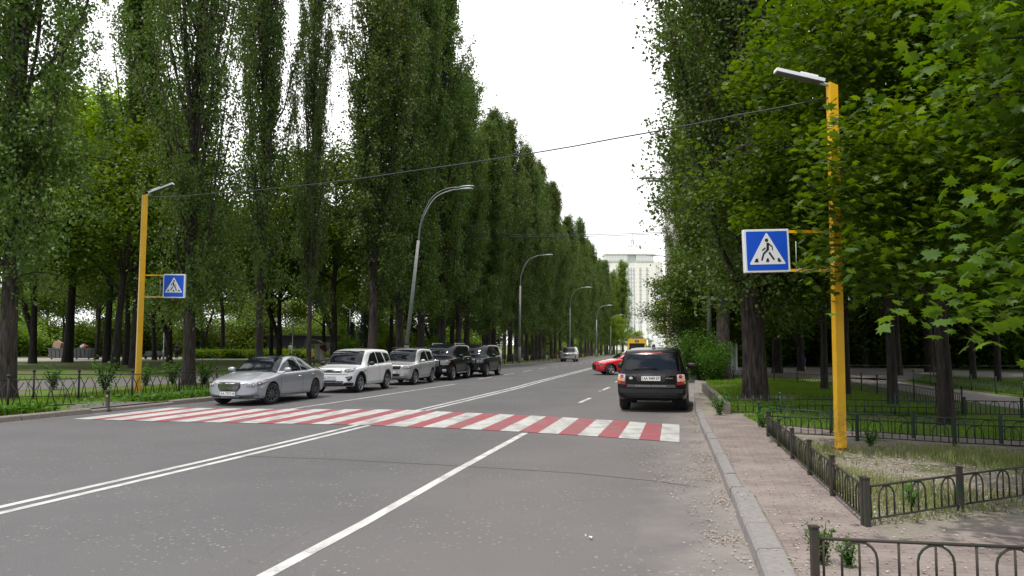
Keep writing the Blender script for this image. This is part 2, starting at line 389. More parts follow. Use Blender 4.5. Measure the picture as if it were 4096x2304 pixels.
quadset('crosswalk_white', [(t[0], t[1], b[0], b[1]) for t, b in zip(top, bot)], WHITE)
quadset('crosswalk_red', [(top[i][1], top[i + 1][0], bot[i][1], bot[i + 1][0]) for i in range(16)], RED)
# ------------------------------------------------------------ vegetation
def leafmat(name, c1, c2, trans=.35, hi=None, gloss=.25):
    def f(n, l, p):
        g = n.new('ShaderNodeNewGeometry'); tcn = n.new('ShaderNodeTexCoord'); oi = n.new('ShaderNodeObjectInfo')
        col = mix_(n, l, g.outputs['Random Per Island'], c1, c2)
        cl = mr_(n, l, nz_(n, l, tcn.outputs['Object'], .45, 3), .35, .65)
        col = mix_(n, l, cl, col, hi or c2)
        hs = n.new('ShaderNodeHueSaturation'); l.new(col, hs.inputs['Color']); l.new(mr_(n, l, oi.outputs['Random'], 0, 1, .8, 1.2), hs.inputs['Value'])
        l.new(mr_(n, l, oi.outputs['Random'], 0, 1, .49, .51), hs.inputs['Hue'])
        l.new(hs.outputs[0], p.inputs['Base Color']); p.inputs['Roughness'].default_value = .42; p.inputs['Specular IOR Level'].default_value = gloss
        t = n.new('ShaderNodeBsdfTranslucent'); gn = n.new('ShaderNodeHueSaturation'); gn.inputs['Saturation'].default_value = 1.25; gn.inputs['Value'].default_value = 1.5
        gn.inputs['Hue'].default_value = .485; l.new(hs.outputs[0], gn.inputs['Color']); l.new(gn.outputs[0], t.inputs[0])
        m = n.new('ShaderNodeMixShader'); m.inputs[0].default_value = trans; l.new(p.outputs[0], m.inputs[1]); l.new(t.outputs[0], m.inputs[2])
        l.new(m.outputs[0], n['Material Output'].inputs[0])
    return nodemat(name, f)
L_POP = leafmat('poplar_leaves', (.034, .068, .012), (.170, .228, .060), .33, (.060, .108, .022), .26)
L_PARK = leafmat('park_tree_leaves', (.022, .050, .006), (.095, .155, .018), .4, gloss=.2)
L_SUN = leafmat('tree_leaves_painted_sunlit', (.10, .19, .035), (.19, .28, .06), .4, gloss=.2)  # sunlight on the far foliage is painted into this brighter leaf colour
L_LIME = leafmat('lime_leaves', (.075, .15, .012), (.18, .28, .028), .45, gloss=.2)
L_MAP = leafmat('maple_leaves', (.022, .058, .006), (.135, .215, .018), .46, (.055, .115, .010), .28)
L_ROB = leafmat('acacia_leaves', (.03, .09, .012), (.085, .19, .03), .42, gloss=.2)
L_CON = leafmat('spruce_needles', (.07, .10, .075), (.13, .16, .12), .1, gloss=.2)
L_GR = leafmat('grass_blades', (.07, .15, .012), (.15, .25, .03), .4, gloss=.2)
L_DRY = leafmat('dry_grass_blades', (.085, .16, .025), (.26, .28, .12), .3, gloss=.2)
def b_bark(c1, c2, sc_=1.):
    def f(n, l, p):
        tcn = n.new('ShaderNodeTexCoord'); mp = n.new('ShaderNodeMapping'); mp.inputs['Scale'].default_value = (9 * sc_, 9 * sc_, 1.3 * sc_); l.new(tcn.outputs['Object'], mp.inputs['Vector'])
        a = nz_(n, l, mp.outputs[0], 1.6, 8, .65); l.new(mix_(n, l, mr_(n, l, a, .35, .65), c1, c2), p.inputs['Base Color'])
        p.inputs['Roughness'].default_value = .95; p.inputs['Specular IOR Level'].default_value = .15; bump_(n, l, p, a, 1., .06)
    return f
BARK = nodemat('poplar_bark', b_bark((.022, .017, .015), (.088, .072, .064)))
BARKD = nodemat('dark_bark', b_bark((.022, .018, .015), (.06, .05, .045)))

def perp_frames(nrm, rng):
    n = nrm / np.linalg.norm(nrm, axis=1, keepdims=True)
    r = rng.normal(size=n.shape); t = r - (r * n).sum(1, keepdims=True) * n; t /= np.linalg.norm(t, axis=1, keepdims=True)
    return n, t, np.cross(n, t)
SH_QUAD = (np.array([(0, -.5, 0), (.40, -.12, .05), (0, .55, -.04), (-.40, -.12, .05)]), np.array([(0, 1, 2, 3)]))
_m = [(0, -.42), (.10, -.28), (.34, -.34), (.27, -.12), (.55, .0), (.36, .10), (.50, .33), (.24, .24), (.13, .42), (0, .62), (-.13, .42), (-.24, .24), (-.50, .33), (-.36, .10), (-.55, .0), (-.27, -.12), (-.34, -.34), (-.10, -.28)]
SH_MAPLE = (np.array([(0, -.02, .05)] + [(x, y, -.25 * (x * x + y * y)) for x, y in _m]), np.array([(0, i + 1, (i + 1) % 18 + 1) for i in range(18)]))
SH_POP = (np.array([(0, -.45, 0), (.30, -.38, .04), (.45, -.1, .05), (.18, .25, .02), (0, .6, -.05), (-.18, .25, .02), (-.45, -.1, .05), (-.30, -.38, .04)]), np.array([(0, 1, 2, 3), (0, 3, 4, 5), (0, 5, 6, 7)]))
def leaf_cloud(name, C, size, rng, m, shape=SH_QUAD, up=.8, outward=None, parent=None):
    C = np.asarray(C, float); nrm = rng.normal(size=C.shape); nrm[:, 2] = np.abs(nrm[:, 2]) * .6 + up
    if outward is not None: nrm += outward
    n, t, b = perp_frames(nrm, rng); s = (size * rng.uniform(.6, 1.25, len(C)))[:, None, None]
    P, F = shape
    V = C[:, None, :] + s * (P[None, :, 0:1] * t[:, None, :] + P[None, :, 1:2] * b[:, None, :] + P[None, :, 2:3] * n[:, None, :])
    FF = (F[None] + (np.arange(len(C)) * len(P))[:, None, None]).reshape(-1, F.shape[1])
    return np_mesh(name, V.reshape(-1, 3), FF, m, parent)
def smooth_path(p, k=4):
    p = [Vector(q) for q in p]; out = []
    for i in range(len(p) - 1):
        a, b, c, d = p[max(0, i - 1)], p[i], p[i + 1], p[min(len(p) - 1, i + 2)]
        for j in range(k):
            t = j / k; out.append(.5 * ((2 * b) + (c - a) * t + (2 * a - 5 * b + 4 * c - d) * t * t + (3 * b - a - 3 * c + d) * t ** 3))
    return out + [p[-1]]
def trunk_rads(n, r0, r1, flare=1.5):
    return [(r0 + (r1 - r0) * (i / (n - 1)) ** .8) * (1 + (flare - 1) * math.exp(-i / (n - 1) * 26)) for i in range(n)]

def poplar(seed, H=31., rad=2.3, r0=.36, nleaf=42000, lsize=.15, shape=SH_QUAD, base=5.5, forks=2, lean=.0, low=1.0, name='crown', nlimb=74, sp=1.):
    """one columnar poplar: trunk with co-leaders and ascending limbs, leaves along every limb"""
    rng = np.random.default_rng(seed); rnd = random.Random(seed); mb = MB()
    tr = [(0, 0, -.3)] + [(rnd.uniform(-.12, .12) * min(1, h / 8) + lean * h, rnd.uniform(-.12, .12) * min(1, h / 8), h) for h in np.linspace(1.2, H * .96, 9)]
    P = smooth_path(tr, 4); n = len(P); mb.tube(P, trunk_rads(n, r0, .03, 1.55), 14)
    def at(h):
        for a, b in zip(P, P[1:]):
            if b.z >= h: return a.lerp(b, (h - a.z) / max(1e-6, b.z - a.z))
        return P[-1]
    limbs = []
    env = lambda h: rad * (1.0 if h < .55 * H else max(.16, (1 - (h / H - .55) / .45) ** .75)) * (.55 + .45 * min(1, (h - base + 1.5) / 5.))
    for k in range(forks):
        h0 = rnd.uniform(base, H * .35); ph = rnd.uniform(0, 6.28); L = rnd.uniform(.45, .6) * H; d = rnd.uniform(.35, .5) * rad
        pts = [at(h0) + Vector((math.cos(ph), math.sin(ph), 0)) * d * min(1, 1.5 * s) + Vector((rnd.uniform(-.1, .1), rnd.uniform(-.1, .1), s * L)) for s in np.linspace(0, 1, 7)]
        pts = smooth_path(pts, 3); mb.tube(pts, [r0 * .45 * (1 - .9 * i / (len(pts) - 1)) for i in range(len(pts))], 7); limbs.append((pts, 1.0, .3))
    nl = int(nlimb * H / 30)
    for k in range(nl):
        h0 = base * .8 + (H * .93 - base * .8) * (k / nl) ** .95; ph = k * 2.4 + rnd.uniform(-.5, .5)
        L = min(rnd.uniform(5, 11), (H - h0) * .78 + 1.2); e = env(h0 + L * .5) * rnd.uniform(.4, 1.12)
        if rnd.random() < .08 * low: e *= 1.35
        a = at(h0); dirv = Vector((math.cos(ph), math.sin(ph), 0)); pts = []
        for s in np.linspace(0, 1, 6):
            pts.append(a + dirv * e * (s ** .55) + Vector((rnd.uniform(-.15, .15), rnd.uniform(-.15, .15), L * s)) * 1.)
        mb.tube(pts, [max(.008, r0 * .21 * (1 - .92 * s)) for s in np.linspace(0, 1, 6)], 5, caps=False); limbs.append((pts, .8, rnd.choice((.35, .8, 1., 1.35))))
    # a few low drooping sprays round the trunk
    for k in range(int(12 * low)):
        h0 = rnd.uniform(base * .75, base + 5); ph = rnd.uniform(0, 6.28); e = rad * rnd.uniform(.6, 1.25); a = at(h0)
        pts = [a + Vector((math.cos(ph), math.sin(ph), 0)) * e * s + Vector((0, 0, .9 * s - .8 * s * s)) for s in np.linspace(0, 1, 5)]
        mb.tube(pts, [.035, .03, .02, .015, .008], 4, caps=False); limbs.append((pts, .9, 1.2))
    W = np.array([w_ * (Vector(p[-1]) - Vector(p[0])).length for p, g, w_ in limbs]); W /= W.sum()
    C = []
    for (pts, g, w_), q in zip(limbs, W):
        k = int(nleaf * q); A = np.array([tuple(p) for p in pts]); s = rng.beta(1.7, 1.1, k) * (len(A) - 1.001); i = s.astype(int); f = (s - i)[:, None]
        # twig clusters
        m_ = max(1, k // 28); cs = rng.beta(1.6, 1.1, m_) * (len(A) - 1.001); ci = cs.astype(int); cf = (cs - ci)[:, None]
        cc = A[ci] * (1 - cf) + A[np.minimum(ci + 1, len(A) - 1)] * cf + rng.normal(size=(m_, 3)) * (.27 * sp, .27 * sp, .42)
        pick = rng.integers(0, m_, k); C.append(cc[pick] + rng.normal(size=(k, 3)) * (.17, .17, .24))
    C = np.concatenate(C); C = C[C[:, 2] > base * .55]
    cr = leaf_cloud(name, C, lsize, rng, L_POP, shape, up=.25)
    t = mb.build('trunk', BARK); return t, cr

def broad(seed, H=14., rad=5., r0=.25, nleaf=26000, lsize=.2, m=L_PARK, shape=SH_QUAD, base=4., bark=BARKD, layered=.5, fork=False, up=1.1, lean=(0, 0), csz=.62, extra=(), cull=None):
    rng = np.random.default_rng(seed); rnd = random.Random(seed); mb = MB()
    top_ = H * .8; tr = [(0, 0, -.3)] + [(rnd.uniform(-.2, .2) * s + lean[0] * s, rnd.uniform(-.2, .2) * s + lean[1] * s, s * top_) for s in np.linspace(.08, 1, 7)]
    P = smooth_path(tr, 3); mb.tube(P, trunk_rads(len(P), r0, .04, 1.4), 10)
    tips = []
    def at(h):
        for a, b in zip(P, P[1:]):
            if b.z >= h: return a.lerp(b, (h - a.z) / max(1e-6, b.z - a.z))
        return P[-1]
    if fork:
        a = at(base * .35); q = smooth_path([a, a + Vector((-.9, .1, base * .5)), a + Vector((-1.6, .2, base * 1.1)), a + Vector((-2.2, 0, base * 1.7))], 3)
        mb.tube(q, [r0 * .75 * (1 - .6 * i / (len(q) - 1)) for i in range(len(q))], 8); tips.append(q[-1])
    nb = 26
    for k in range(nb):
        f = k / nb; h0 = base + (top_ - base) * f; ph = k * 2.4 + rnd.uniform(-.4, .4)
        e = rad * math.sqrt(max(.05, 1 - ((f - .35) / .75) ** 2)) * rnd.uniform(.7, 1.08); ri = (H - h0) * rnd.uniform(.1, .35)
        a = at(h0); dv = Vector((math.cos(ph), math.sin(ph), 0)); pts = smooth_path([a, a + dv * e * .4 + Vector((0, 0, ri * .6)), a + dv * e * .75 + Vector((0, 0, ri * .9)), a + dv * e + Vector((0, 0, ri))], 2)
        mb.tube(pts, [max(.01, r0 * .32 * (1 - f * .6) * (1 - .9 * i / (len(pts) - 1))) for i in range(len(pts))], 5, caps=False)
        for s in (.45, .6, .75, .88, 1.):
            q = pts[int(s * (len(pts) - 1))]
            for j in range(4):
                ph2 = ph + rnd.uniform(-1.3, 1.3); ln = rnd.uniform(.3, 1.) * e * .38
                tq = q + Vector((math.cos(ph2), math.sin(ph2), rnd.uniform(-.3, .45))) * ln
                mb.tube([q, tq], [.02, .006], 3, caps=False); tips.append(tq)
    for (h0, q1, q2) in extra:
        a = at(h0); pts = smooth_path([a, a.lerp(Vector(q1), .5) + Vector((0, 0, .35)), Vector(q1), Vector(q2)], 4); mb.tube(pts, [.045 * (1 - .85 * i / len(pts)) for i in range(len(pts))], 5, caps=False)
        for j in range(16): tips.append(pts[-1 - j % 9] + Vector((rnd.uniform(-.45, .45), rnd.uniform(-.35, .35), rnd.uniform(-.4, .35))))
    tips.append(P[-1]); T = np.array([tuple(t) for t in tips]); k = nleaf // len(T)
    C = np.repeat(T, k, 0) + rng.normal(size=(len(T) * k, 3)) * (csz, csz, csz * (1 - layered * .75))
    C = C[C[:, 2] > base * .45]
    if cull is not None: C = C[~cull(C)]
    o = leaf_cloud('crown', C, lsize, rng, m, shape, up=up, outward=None)
    return mb.build('trunk', bark), o
def place_tree(name, proto, loc, label, group, rz=0., s=(1, 1, 1), cat='tree'):
    e = empty(name, loc, rz, label, cat, group); e.scale = s
    for o in proto:
        c = o.copy(); COL.objects.link(c); c.parent = e; c.hide_render = False
    return e
protos = []
def proto(pair):
    protos.append(pair); return pair
ORD = ['first', 'second', 'third', 'fourth', 'fifth', 'sixth', 'seventh', 'eighth', 'ninth', 'tenth', 'eleventh', 'twelfth', 'thirteenth', 'fourteenth', 'fifteenth', 'sixteenth', 'seventeenth', 'eighteenth', 'nineteenth', 'twentieth', 'twenty-first', 'twenty-second', 'twenty-third', 'twenty-fourth', 'twenty-fifth', 'twenty-sixth', 'twenty-seventh', 'twenty-eighth', 'twenty-ninth', 'thirtieth', 'thirty-first', 'thirty-second', 'thirty-third', 'thirty-fourth', 'thirty-fifth', 'thirty-sixth', 'thirty-seventh', 'thirty-eighth', 'thirty-ninth', 'fortieth']

pop = [proto(poplar(11 + i, H=31, rad=2.6 + .2 * (i % 3), nleaf=66000, lsize=.165, forks=(2, 3, 1, 2)[i])) for i in range(4)]
popn = [proto(poplar(31 + i, H=30, rad=2.9, r0=.36, nleaf=80000, lsize=.135, shape=SH_QUAD, forks=3, base=4.2, low=2.4)) for i in range(2)]
# left row: (x/y ratio or None to sit on the row line, distance, prototype, scale xy, scale z)
row = [(-.628, 25.0, popn[0], .85, 1.0, 'thick bare poplar trunk at the left edge of the photo behind the iron fence'),
       (-.402, 33.0, popn[1], .8, 1.0, 'poplar with pale scar behind the small crossing sign on the far side'),
       (-.315, 38.5, pop[0], .62, 1.02, 'poplar behind the silver saloon with a trunk forking high against the sky'),
       (-.253, 43.4, pop[2], .42, .85, 'thin poplar between the silver saloon and the white car'),
       (-.174, 51.8, pop[1], 1.0, 1.05, 'stout poplar rising behind the rear of the white car'),
       (-.140, 56.5, pop[3], .95, 1.08, 'poplar just left of the leaning first street lamp pole'),
       (-.114, 60.5, pop[0], .95, 1.12, 'poplar with a round knot just right of the first street lamp'),
       (-.0875, 66, pop[2], 1.05, 1.1, 'broad poplar with ring scars behind the black car with roof rails')]
GL = 'poplars in the long row on the left side of the road'
rr_ = random.Random(4)
for i, (q, Y, p, s, sz, lb) in enumerate(row):
    place_tree('poplar_tree', p, pos(q, Y), lb, GL, rz=rr_.uniform(0, 6.28), s=(s, s, sz))
Y = 71.; k = 0; LAMPY = [47.6, 81, 122, 170, 215, 265]
hts = [.86, .93, .78, .88, .92, .75, .90, .82]
while Y < 300:
    nl_ = sum(1 for a in LAMPY if a < Y) - 1
    lb = f'{ORD[k]} poplar of the left row, counted onward from behind the black cars'
    o = place_tree('poplar_tree', pop[(k * 3 + 1) % 4], (cx(Y) - 13 + rr_.uniform(-.5, .5), Y, gz(cx(Y) - 13, Y)), lb, GL, rz=rr_.uniform(0, 6.28), s=(.95, .95, hts[k % 8] * rr_.uniform(.92, 1.03)))
    Y += rr_.uniform(4.6, 6.) if Y < 130 else rr_.uniform(6.5, 8); k += 1
# second row set back inside the park
k = 0
for q, Y in ((-.47, 47), (-.075, 84), (-.035, 97), (-.01, 110), (.012, 128), (.04, 150), (.06, 175)):
    place_tree('poplar_tree', pop[k % 4], pos(q, Y), f'{ORD[k]} of the poplars set back in the park, counted from the near end', 'poplars set back in the park', rz=k * 1.7, s=(.9, .9, .92)); k += 1
# right-hand poplars
bigp = proto(poplar(71, H=29, rad=2.45, r0=.40, nleaf=140000, lsize=.108, shape=SH_POP, base=3.4, forks=4, low=3.2, nlimb=120, sp=1.25))
place_tree('poplar_tree', bigp, PG(3022, 1612), 'huge poplar with a flared furrowed trunk on the right-hand plot', 'poplars on the right side of the road', rz=.8)
GR_ = 'poplars on the right side of the road'
for q, Y, p, s, lb in ((.263, 39, pop[1], 1.1, 'dark poplar trunk behind the big one, beside the grey billboard mast'), (.238, 60, pop[3], 1.0, 'poplar beyond the light green saplings on the right'),
                 (.226, 80, pop[0], 1.0, 'fourth poplar of the right row, mostly hidden by nearer crowns'), (.222, 101, pop[2], .9, 'fifth poplar of the right row, far along the road'),
                 (.212, 135, pop[1], .75, 'farthest poplar of the right row')):
    place_tree('poplar_tree', p, pos(q, Y), lb, GR_, rz=Y, s=(s, s, .82 if Y > 50 else .95))
# light green trees closing the road view; sunny and pale have sunlight painted in
lime = proto(broad(5, H=15, rad=4.2, r0=.22, nleaf=22000, lsize=.22, m=L_LIME, base=3.))
sunny = proto(broad(6, H=13, rad=4.8, r0=.22, nleaf=20000, lsize=.24, m=L_SUN, base=2.))
park = [proto(broad(7 + i, H=15, rad=5.2, r0=.28, nleaf=24000, lsize=.23, base=4.2 + .5 * i, fork=(i == 1), lean=(.8 * (i - 1), 0))) for i in range(3)]
_pc = pop[0][1].copy(); _pc.data = pop[0][1].data.copy(); _pc.data.materials[0] = L_SUN; COL.objects.link(_pc); _pt = pop[0][0].copy(); COL.objects.link(_pt); pale = proto((_pt, _pc))  # pale: same poplar crown, sunlight painted in by the brighter leaf colour
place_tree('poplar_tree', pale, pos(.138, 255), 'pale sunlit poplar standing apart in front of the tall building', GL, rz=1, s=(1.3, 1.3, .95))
far_lit = [(.124, 235, lime, .9), (.150, 290, sunny, .8), (.165, 300, sunny, .55), (.200, 150, lime, .85), (.215, 190, lime, .7)]
lbl = ['bright green tree in front of the pale poplar at the far end of the road', 'yellow-green tree under the tall building, left of the grey-green one', 'small grey-green tree right of the bus roof', 'light green tree overhanging the right kerb in the distance', 'light green tree farther along the right kerb']
for (q, Y, p, s), lb in zip(far_lit, lbl): place_tree('roadside_tree', p, pos(q, Y), lb, 'light green trees at the far end of the road', rz=Y, s=(s, s, s))
# park trees on the left: ratio from the trunk's place, distance
pk = [(-.597, 57, 1, 1.1, 'dark park tree with trunk just right of the near left poplar'), (-.554, 60, 2, 1.5, 'massive black park tree trunk left of the yellow pole'),
      (-.518, 78, 0, .9, 'park tree behind the dumpsters'), (-.495, 43.5, 0, .95, 'slim dark park tree just left of the yellow pole'), (-.481, 53, 2, .85, 'thin park tree right beside the yellow pole, farther back'),
      (-.445, 74, 0, .9, 'park tree behind the bench'), (-.427, 58, 1, .9, 'slanting dark park tree under the small crossing sign'), (-.29, 68, 1, 1., 'park tree with two stems behind the flower bed'),
      (-.222, 62, 1, 1.25, 'leaning black park tree behind the white car'), (-.152, 74, 2, 1., 'forked park tree behind the small silver off-roader'), (-.127, 80, 0, .9, 'dark park tree right beside the first street lamp'),
      (-.10, 90, 1, .9, 'park tree with slanting limbs behind the black cars'), (-.66, 45, 0, 1.1, 'dark park tree behind the near left poplar, at the photo edge'), (-.36, 88, 2, 1.1, 'dark park tree deep between the second and third poplar')]
for i, (q, Y, v, s, lb) in enumerate(pk):
    place_tree('park_tree', park[v], pos(q, Y), lb, 'dark trees in the park on the left', rz=(0 if v == 1 else i * 1.3), s=(s, s, s * 1.05))
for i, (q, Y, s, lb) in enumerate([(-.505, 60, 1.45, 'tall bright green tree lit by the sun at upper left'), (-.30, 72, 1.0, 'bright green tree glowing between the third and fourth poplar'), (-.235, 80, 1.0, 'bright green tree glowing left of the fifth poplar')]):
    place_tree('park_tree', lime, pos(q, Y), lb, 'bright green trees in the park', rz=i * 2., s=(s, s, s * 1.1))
k = 0
rb = random.Random(9)
for q in np.linspace(-.72, .09, 25):
    Y = rb.uniform(100, 150); s = rb.uniform(.8, 1.3)
    if q * Y > cx(Y) - 20: continue
    p = (park[k % 3] if q < -.36 and k % 4 else sunny) if k % 5 in (1, 3) else park[k % 3] if k % 5 in (0,2) else lime
    place_tree('background_tree', p, pos(q + rb.uniform(-.01, .01), Y), f'{ORD[k]} from the left of the leafy trees closing the back of the park', 'leafy trees closing the back of the park', rz=k, s=(s * 1.1, s * 1.1, s * (1.0 if k % 2 else 1.25))); k += 1
# shrubs
def shrub(seed, rad, H, n, size, m, shape=SH_QUAD, stems=14, dome=True):
    rng = np.random.default_rng(seed); rnd = random.Random(seed); mb = MB(); C = []
    for k in range(stems):
        ph = rnd.uniform(0, 6.28); e = rad * math.sqrt(rnd.random()); hh = H * rnd.uniform(.6, 1.) * (math.sqrt(max(.1, 1 - (e / rad) ** 2 * .75)) if dome else 1)
        p = [Vector((0, 0, 0)), Vector((math.cos(ph) * e * .5, math.sin(ph) * e * .5, hh * .55)), Vector((math.cos(ph) * e, math.sin(ph) * e, hh))]
        mb.tube(p, [.03, .02, .006], 4, caps=False)
        kk = n // stems; s = rng.uniform(.15, 1.05, kk)[:, None]; A = np.array([tuple(q) for q in p])
        b = (1 - s) ** 2 * A[0] + 2 * s * (1 - s) * A[1] + s * s * A[2]
        C.append(b + rng.normal(size=(kk, 3)) * rad * .16)
    C = np.concatenate(C); C = C[C[:, 2] > .02]
    return mb.build('stem', BARKD), leaf_cloud('foliage', C, size, rng, m, shape, up=.7)
dome = proto(shrub(3, 1.3, 2.3, 9000, .12, L_LIME)); low = proto(shrub(4, 1.2, .9, 3500, .16, L_LIME)); wild = proto(shrub(8, .55, 1.3, 420, .11, L_ROB, stems=11, dome=False))
for i, (u, v, s, lb) in enumerate([(1553, 1398, 1.3, 'round bright green bush right of the fifth poplar'), (1668, 1400, 1.1, 'round green bush behind the first street lamp'), (1395, 1392, 1., 'spiky light green bush under the park lamp'), (1738, 1402, 1.1, 'round dark green bush behind the black cars')]):
    p = PY(u, 1380, 78); place_tree('shrub', dome, (p.x, 78, gz(p.x, 78)), lb, 'round bushes in the park', rz=i, s=(s, s, s), cat='bush')
for i in range(13):
    q = -.395 + i * .0125; place_tree('shrub', low, pos(q, 87 + (i % 3)), f'{ORD[i]} from the left of the low flower bed bushes along the park path', 'low bushes of the flower bed', rz=i * 1.1, s=(1.1, 1.1, 1.), cat='bush')
for i, (u, v, s, lb) in enumerate([(418, 1568, .95, 'young leafy bush behind the fence left of the yellow pole'), (215, 1560, .7, 'small wild sapling behind the near fence'), (585, 1545, .7, 'thin bush right of the yellow pole base'), (690, 1540, .9, 'wispy bush left of the second poplar'), (815, 1545, .9, 'bright sapling just left of the silver saloon')]):
    place_tree('sapling', wild, PG(u, v), lb, 'wild saplings behind the left fence', rz=i, s=(s, s, s), cat='sapling')
for i, (u, v, s, lb) in enumerate([(3290, 2262, .26, 'small leafy weed growing inside the nearest arch fence'), (3400, 2275, .2, 'low round-leaved weed in the middle of the nearest arch fence'), (2880, 1662, .42, 'leafy weed at the end of the concrete edging wall'), (3050, 1712, .35, 'weeds at the foot of the rusty fence end post'), (3640, 2030, .22, 'small green weed inside the front fence of the dusty plot'), (3480, 1790, .3, 'tuft of weeds right of the yellow mast foot')]):
    place_tree('weed_plant', wild, PG(u, v), lb, 'single weeds on the right side', rz=i, s=(s, s, s), cat='weed')
# robinia saplings behind the black car
rob = proto(shrub(12, 1.25, 3.1, 8500, .085, L_ROB, stems=22, dome=True))
for i, (u, v, s, lb) in enumerate([(2800, 1520, 1., 'light green feathery sapling beside the big black car'), (2862, 1525, .8, 'low feathery sapling in front of the grey billboard mast'), (2775, 1500, 1.12, 'tall light green sapling behind the big black car'), (2845, 1490, 1.1, 'taller feathery sapling behind, left of the second right poplar')]):
    place_tree('sapling', rob, PG(u, v), lb, 'light green feathery saplings on the right', rz=i * 2, s=(s, s, s), cat='sapling')
# spruce
def spruce(seed):
    rng = np.random.default_rng(seed); mb = MB(); mb.tube([(0, 0, -.2), (0, 0, 7)], [.14, .02], 8); C = []
    for k in range(70):
        h = .4 + 6.3 * (k / 70); e = 2.2 * (1 - h / 7.1); ph = k * 2.4; p = [(0, 0, h), (math.cos(ph) * e, math.sin(ph) * e, h - .25 * e)]
        mb.tube(p, [.03, .01], 4, caps=False); s = rng.uniform(.1, 1, 120)[:, None]
        C.append(np.array(p[0]) * (1 - s) + np.array(p[1]) * s + rng.normal(size=(120, 3)) * (.12, .12, .07))
    return mb.build('trunk', BARKD), leaf_cloud('crown', np.concatenate(C), .16, rng, L_CON, up=.5)
spr = proto(spruce(3))
for i, (q, Y, s, lb) in enumerate([(-.183, 84, .85, 'grey-green spruce left of the fifth poplar'), (-.20, 80, .55, 'smaller spruce in front of the grey-green one'), (-.096, 92, .9, 'grey-green spruce behind the black cars')]):
    place_tree('spruce_tree', spr, pos(q, Y), lb, 'grey-green spruces in the park', rz=i, s=(s, s, s))
# maples on the right, leaves modelled with lobes
mA = PG(3786, 1693)
def cullA(C):
    X = C[:, 0] + mA.x; Y = C[:, 1] + mA.y; Zc = C[:, 2] + .13; r_ = X / Y
    return ((Y < 13.9) & (r_ < .40) & ~((Zc > 2.6) & (Zc < 5.3) & (r_ > .355))) | (r_ < .29 + .02 * np.sin(Zc * 2.1))
W_ = lambda x, y, z: (x - mA.x, y - mA.y, z)
mapA = proto(broad(41, H=12.5, rad=4.5, r0=.2, nleaf=52000, lsize=.15, m=L_MAP, shape=SH_MAPLE, base=2.4, layered=.75, up=1.5, csz=.5, cull=cullA,
    extra=[(3.6, W_(6.3, 13.2, 4.3), W_(5.1, 12.3, 4.0)), (3.4, W_(6.3, 13.0, 3.6), W_(5.2, 12.2, 3.2)), (3.9, W_(6.6, 13.1, 5.0), W_(5.3, 12.4, 4.9)), (3.2, W_(7.0, 12.8, 3.5), W_(6.0, 12.0, 3.2)), (3.8, W_(7.2, 13.3, 4.6), W_(6.0, 12.3, 4.6))]))
mapB = proto(broad(42, H=13, rad=4.0, r0=.17, nleaf=30000, lsize=.18, m=L_MAP, shape=SH_QUAD, base=2.5, layered=.6, up=1.2))
GM = 'maples on the fenced plots at right'
place_tree('maple_tree', mapA, mA, 'nearest maple trunk right of the tall yellow pole, its leaves over the pole', GM, rz=0)
WN = lambda x, y, z: (x - 8.9, y - 8.6, z)
mapN = proto(broad(43, H=9.5, rad=3.3, r0=.2, nleaf=20000, lsize=.15, m=L_MAP, shape=SH_MAPLE, base=2.6, layered=.75, up=1.5, csz=.45,
    extra=[(2.2, WN(5.2, 7.1, 2.5), WN(4.35, 6.8, 2.35)), (2.6, WN(5.4, 6.8, 3.0), WN(4.6, 6.4, 2.9)), (3.6, WN(5.6, 7.2, 4.6), WN(4.4, 7.0, 4.5)), (4.2, WN(5.6, 7.0, 5.3), WN(4.5, 6.9, 5.3)), (5.0, WN(6, 7.4, 6.2), WN(4.8, 7.2, 6.1))]))
place_tree('maple_tree', mapN, (8.9, 8.6, .13), 'maple whose large dark leaves hang into the right edge of the photo', GM, rz=0)
place_tree('maple_tree', mapA, (11.8, 15.0, .13), 'maple whose crown fills the upper right corner', GM, rz=3.4, s=(1.05, 1.05, 1.1))
for i, (u, v, s, lb) in enumerate([(3571, 1631, 1., 'slender dark maple just right of the yellow pole'), (3298, 1565, .95, 'dark maple trunk left of the yellow pole'), (3390, 1587, .9, 'thin maple trunk half hidden by the yellow pole'),
        (3893, 1525, 1.05, 'maple standing beyond the right path, second from the photo edge'), (3992, 1534, 1., 'maple standing beyond the right path, nearest the photo edge'), (4150, 1560, 1.1, 'maple beyond the right path just at the photo edge')]):
    place_tree('maple_tree', mapB, PG(u, v), lb, GM, rz=i * 1.9, s=(s * .95, s * .95, s))
for i, (q, Y, sc_, lb) in enumerate([(.236, 44, .62, 'small leafy tree in front of the billboard, left of its mast'), (.305, 43, .7, 'small leafy tree in front of the billboard, right of its mast'), (.262, 42.5, .66, 'small leafy tree right in front of the billboard mast')]):
    place_tree('courtyard_tree', mapB, pos(q, Y), lb, 'small trees in front of the billboard', rz=i * 2, s=(sc_, sc_, sc_ * .9))
k = 0
for q, Y in ((.36, 52), (.44, 60), (.52, 50), (.60, 58), (.68, 48), (.40, 80), (.56, 80), (.31, 70), (.33, 48), (.48, 45), (.30, 95), (.75, 60)):
    s = 1 + .1 * (k % 3); place_tree('courtyard_tree', park[(k + 1) % 3], pos(q, Y), f'{ORD[k]} of the dark trees behind the right-hand park square', 'dark trees behind the park square', rz=k * 2.1, s=(s, s, s)); k += 1
for pr in protos:
    for o in pr: bpy.data.objects.remove(o)

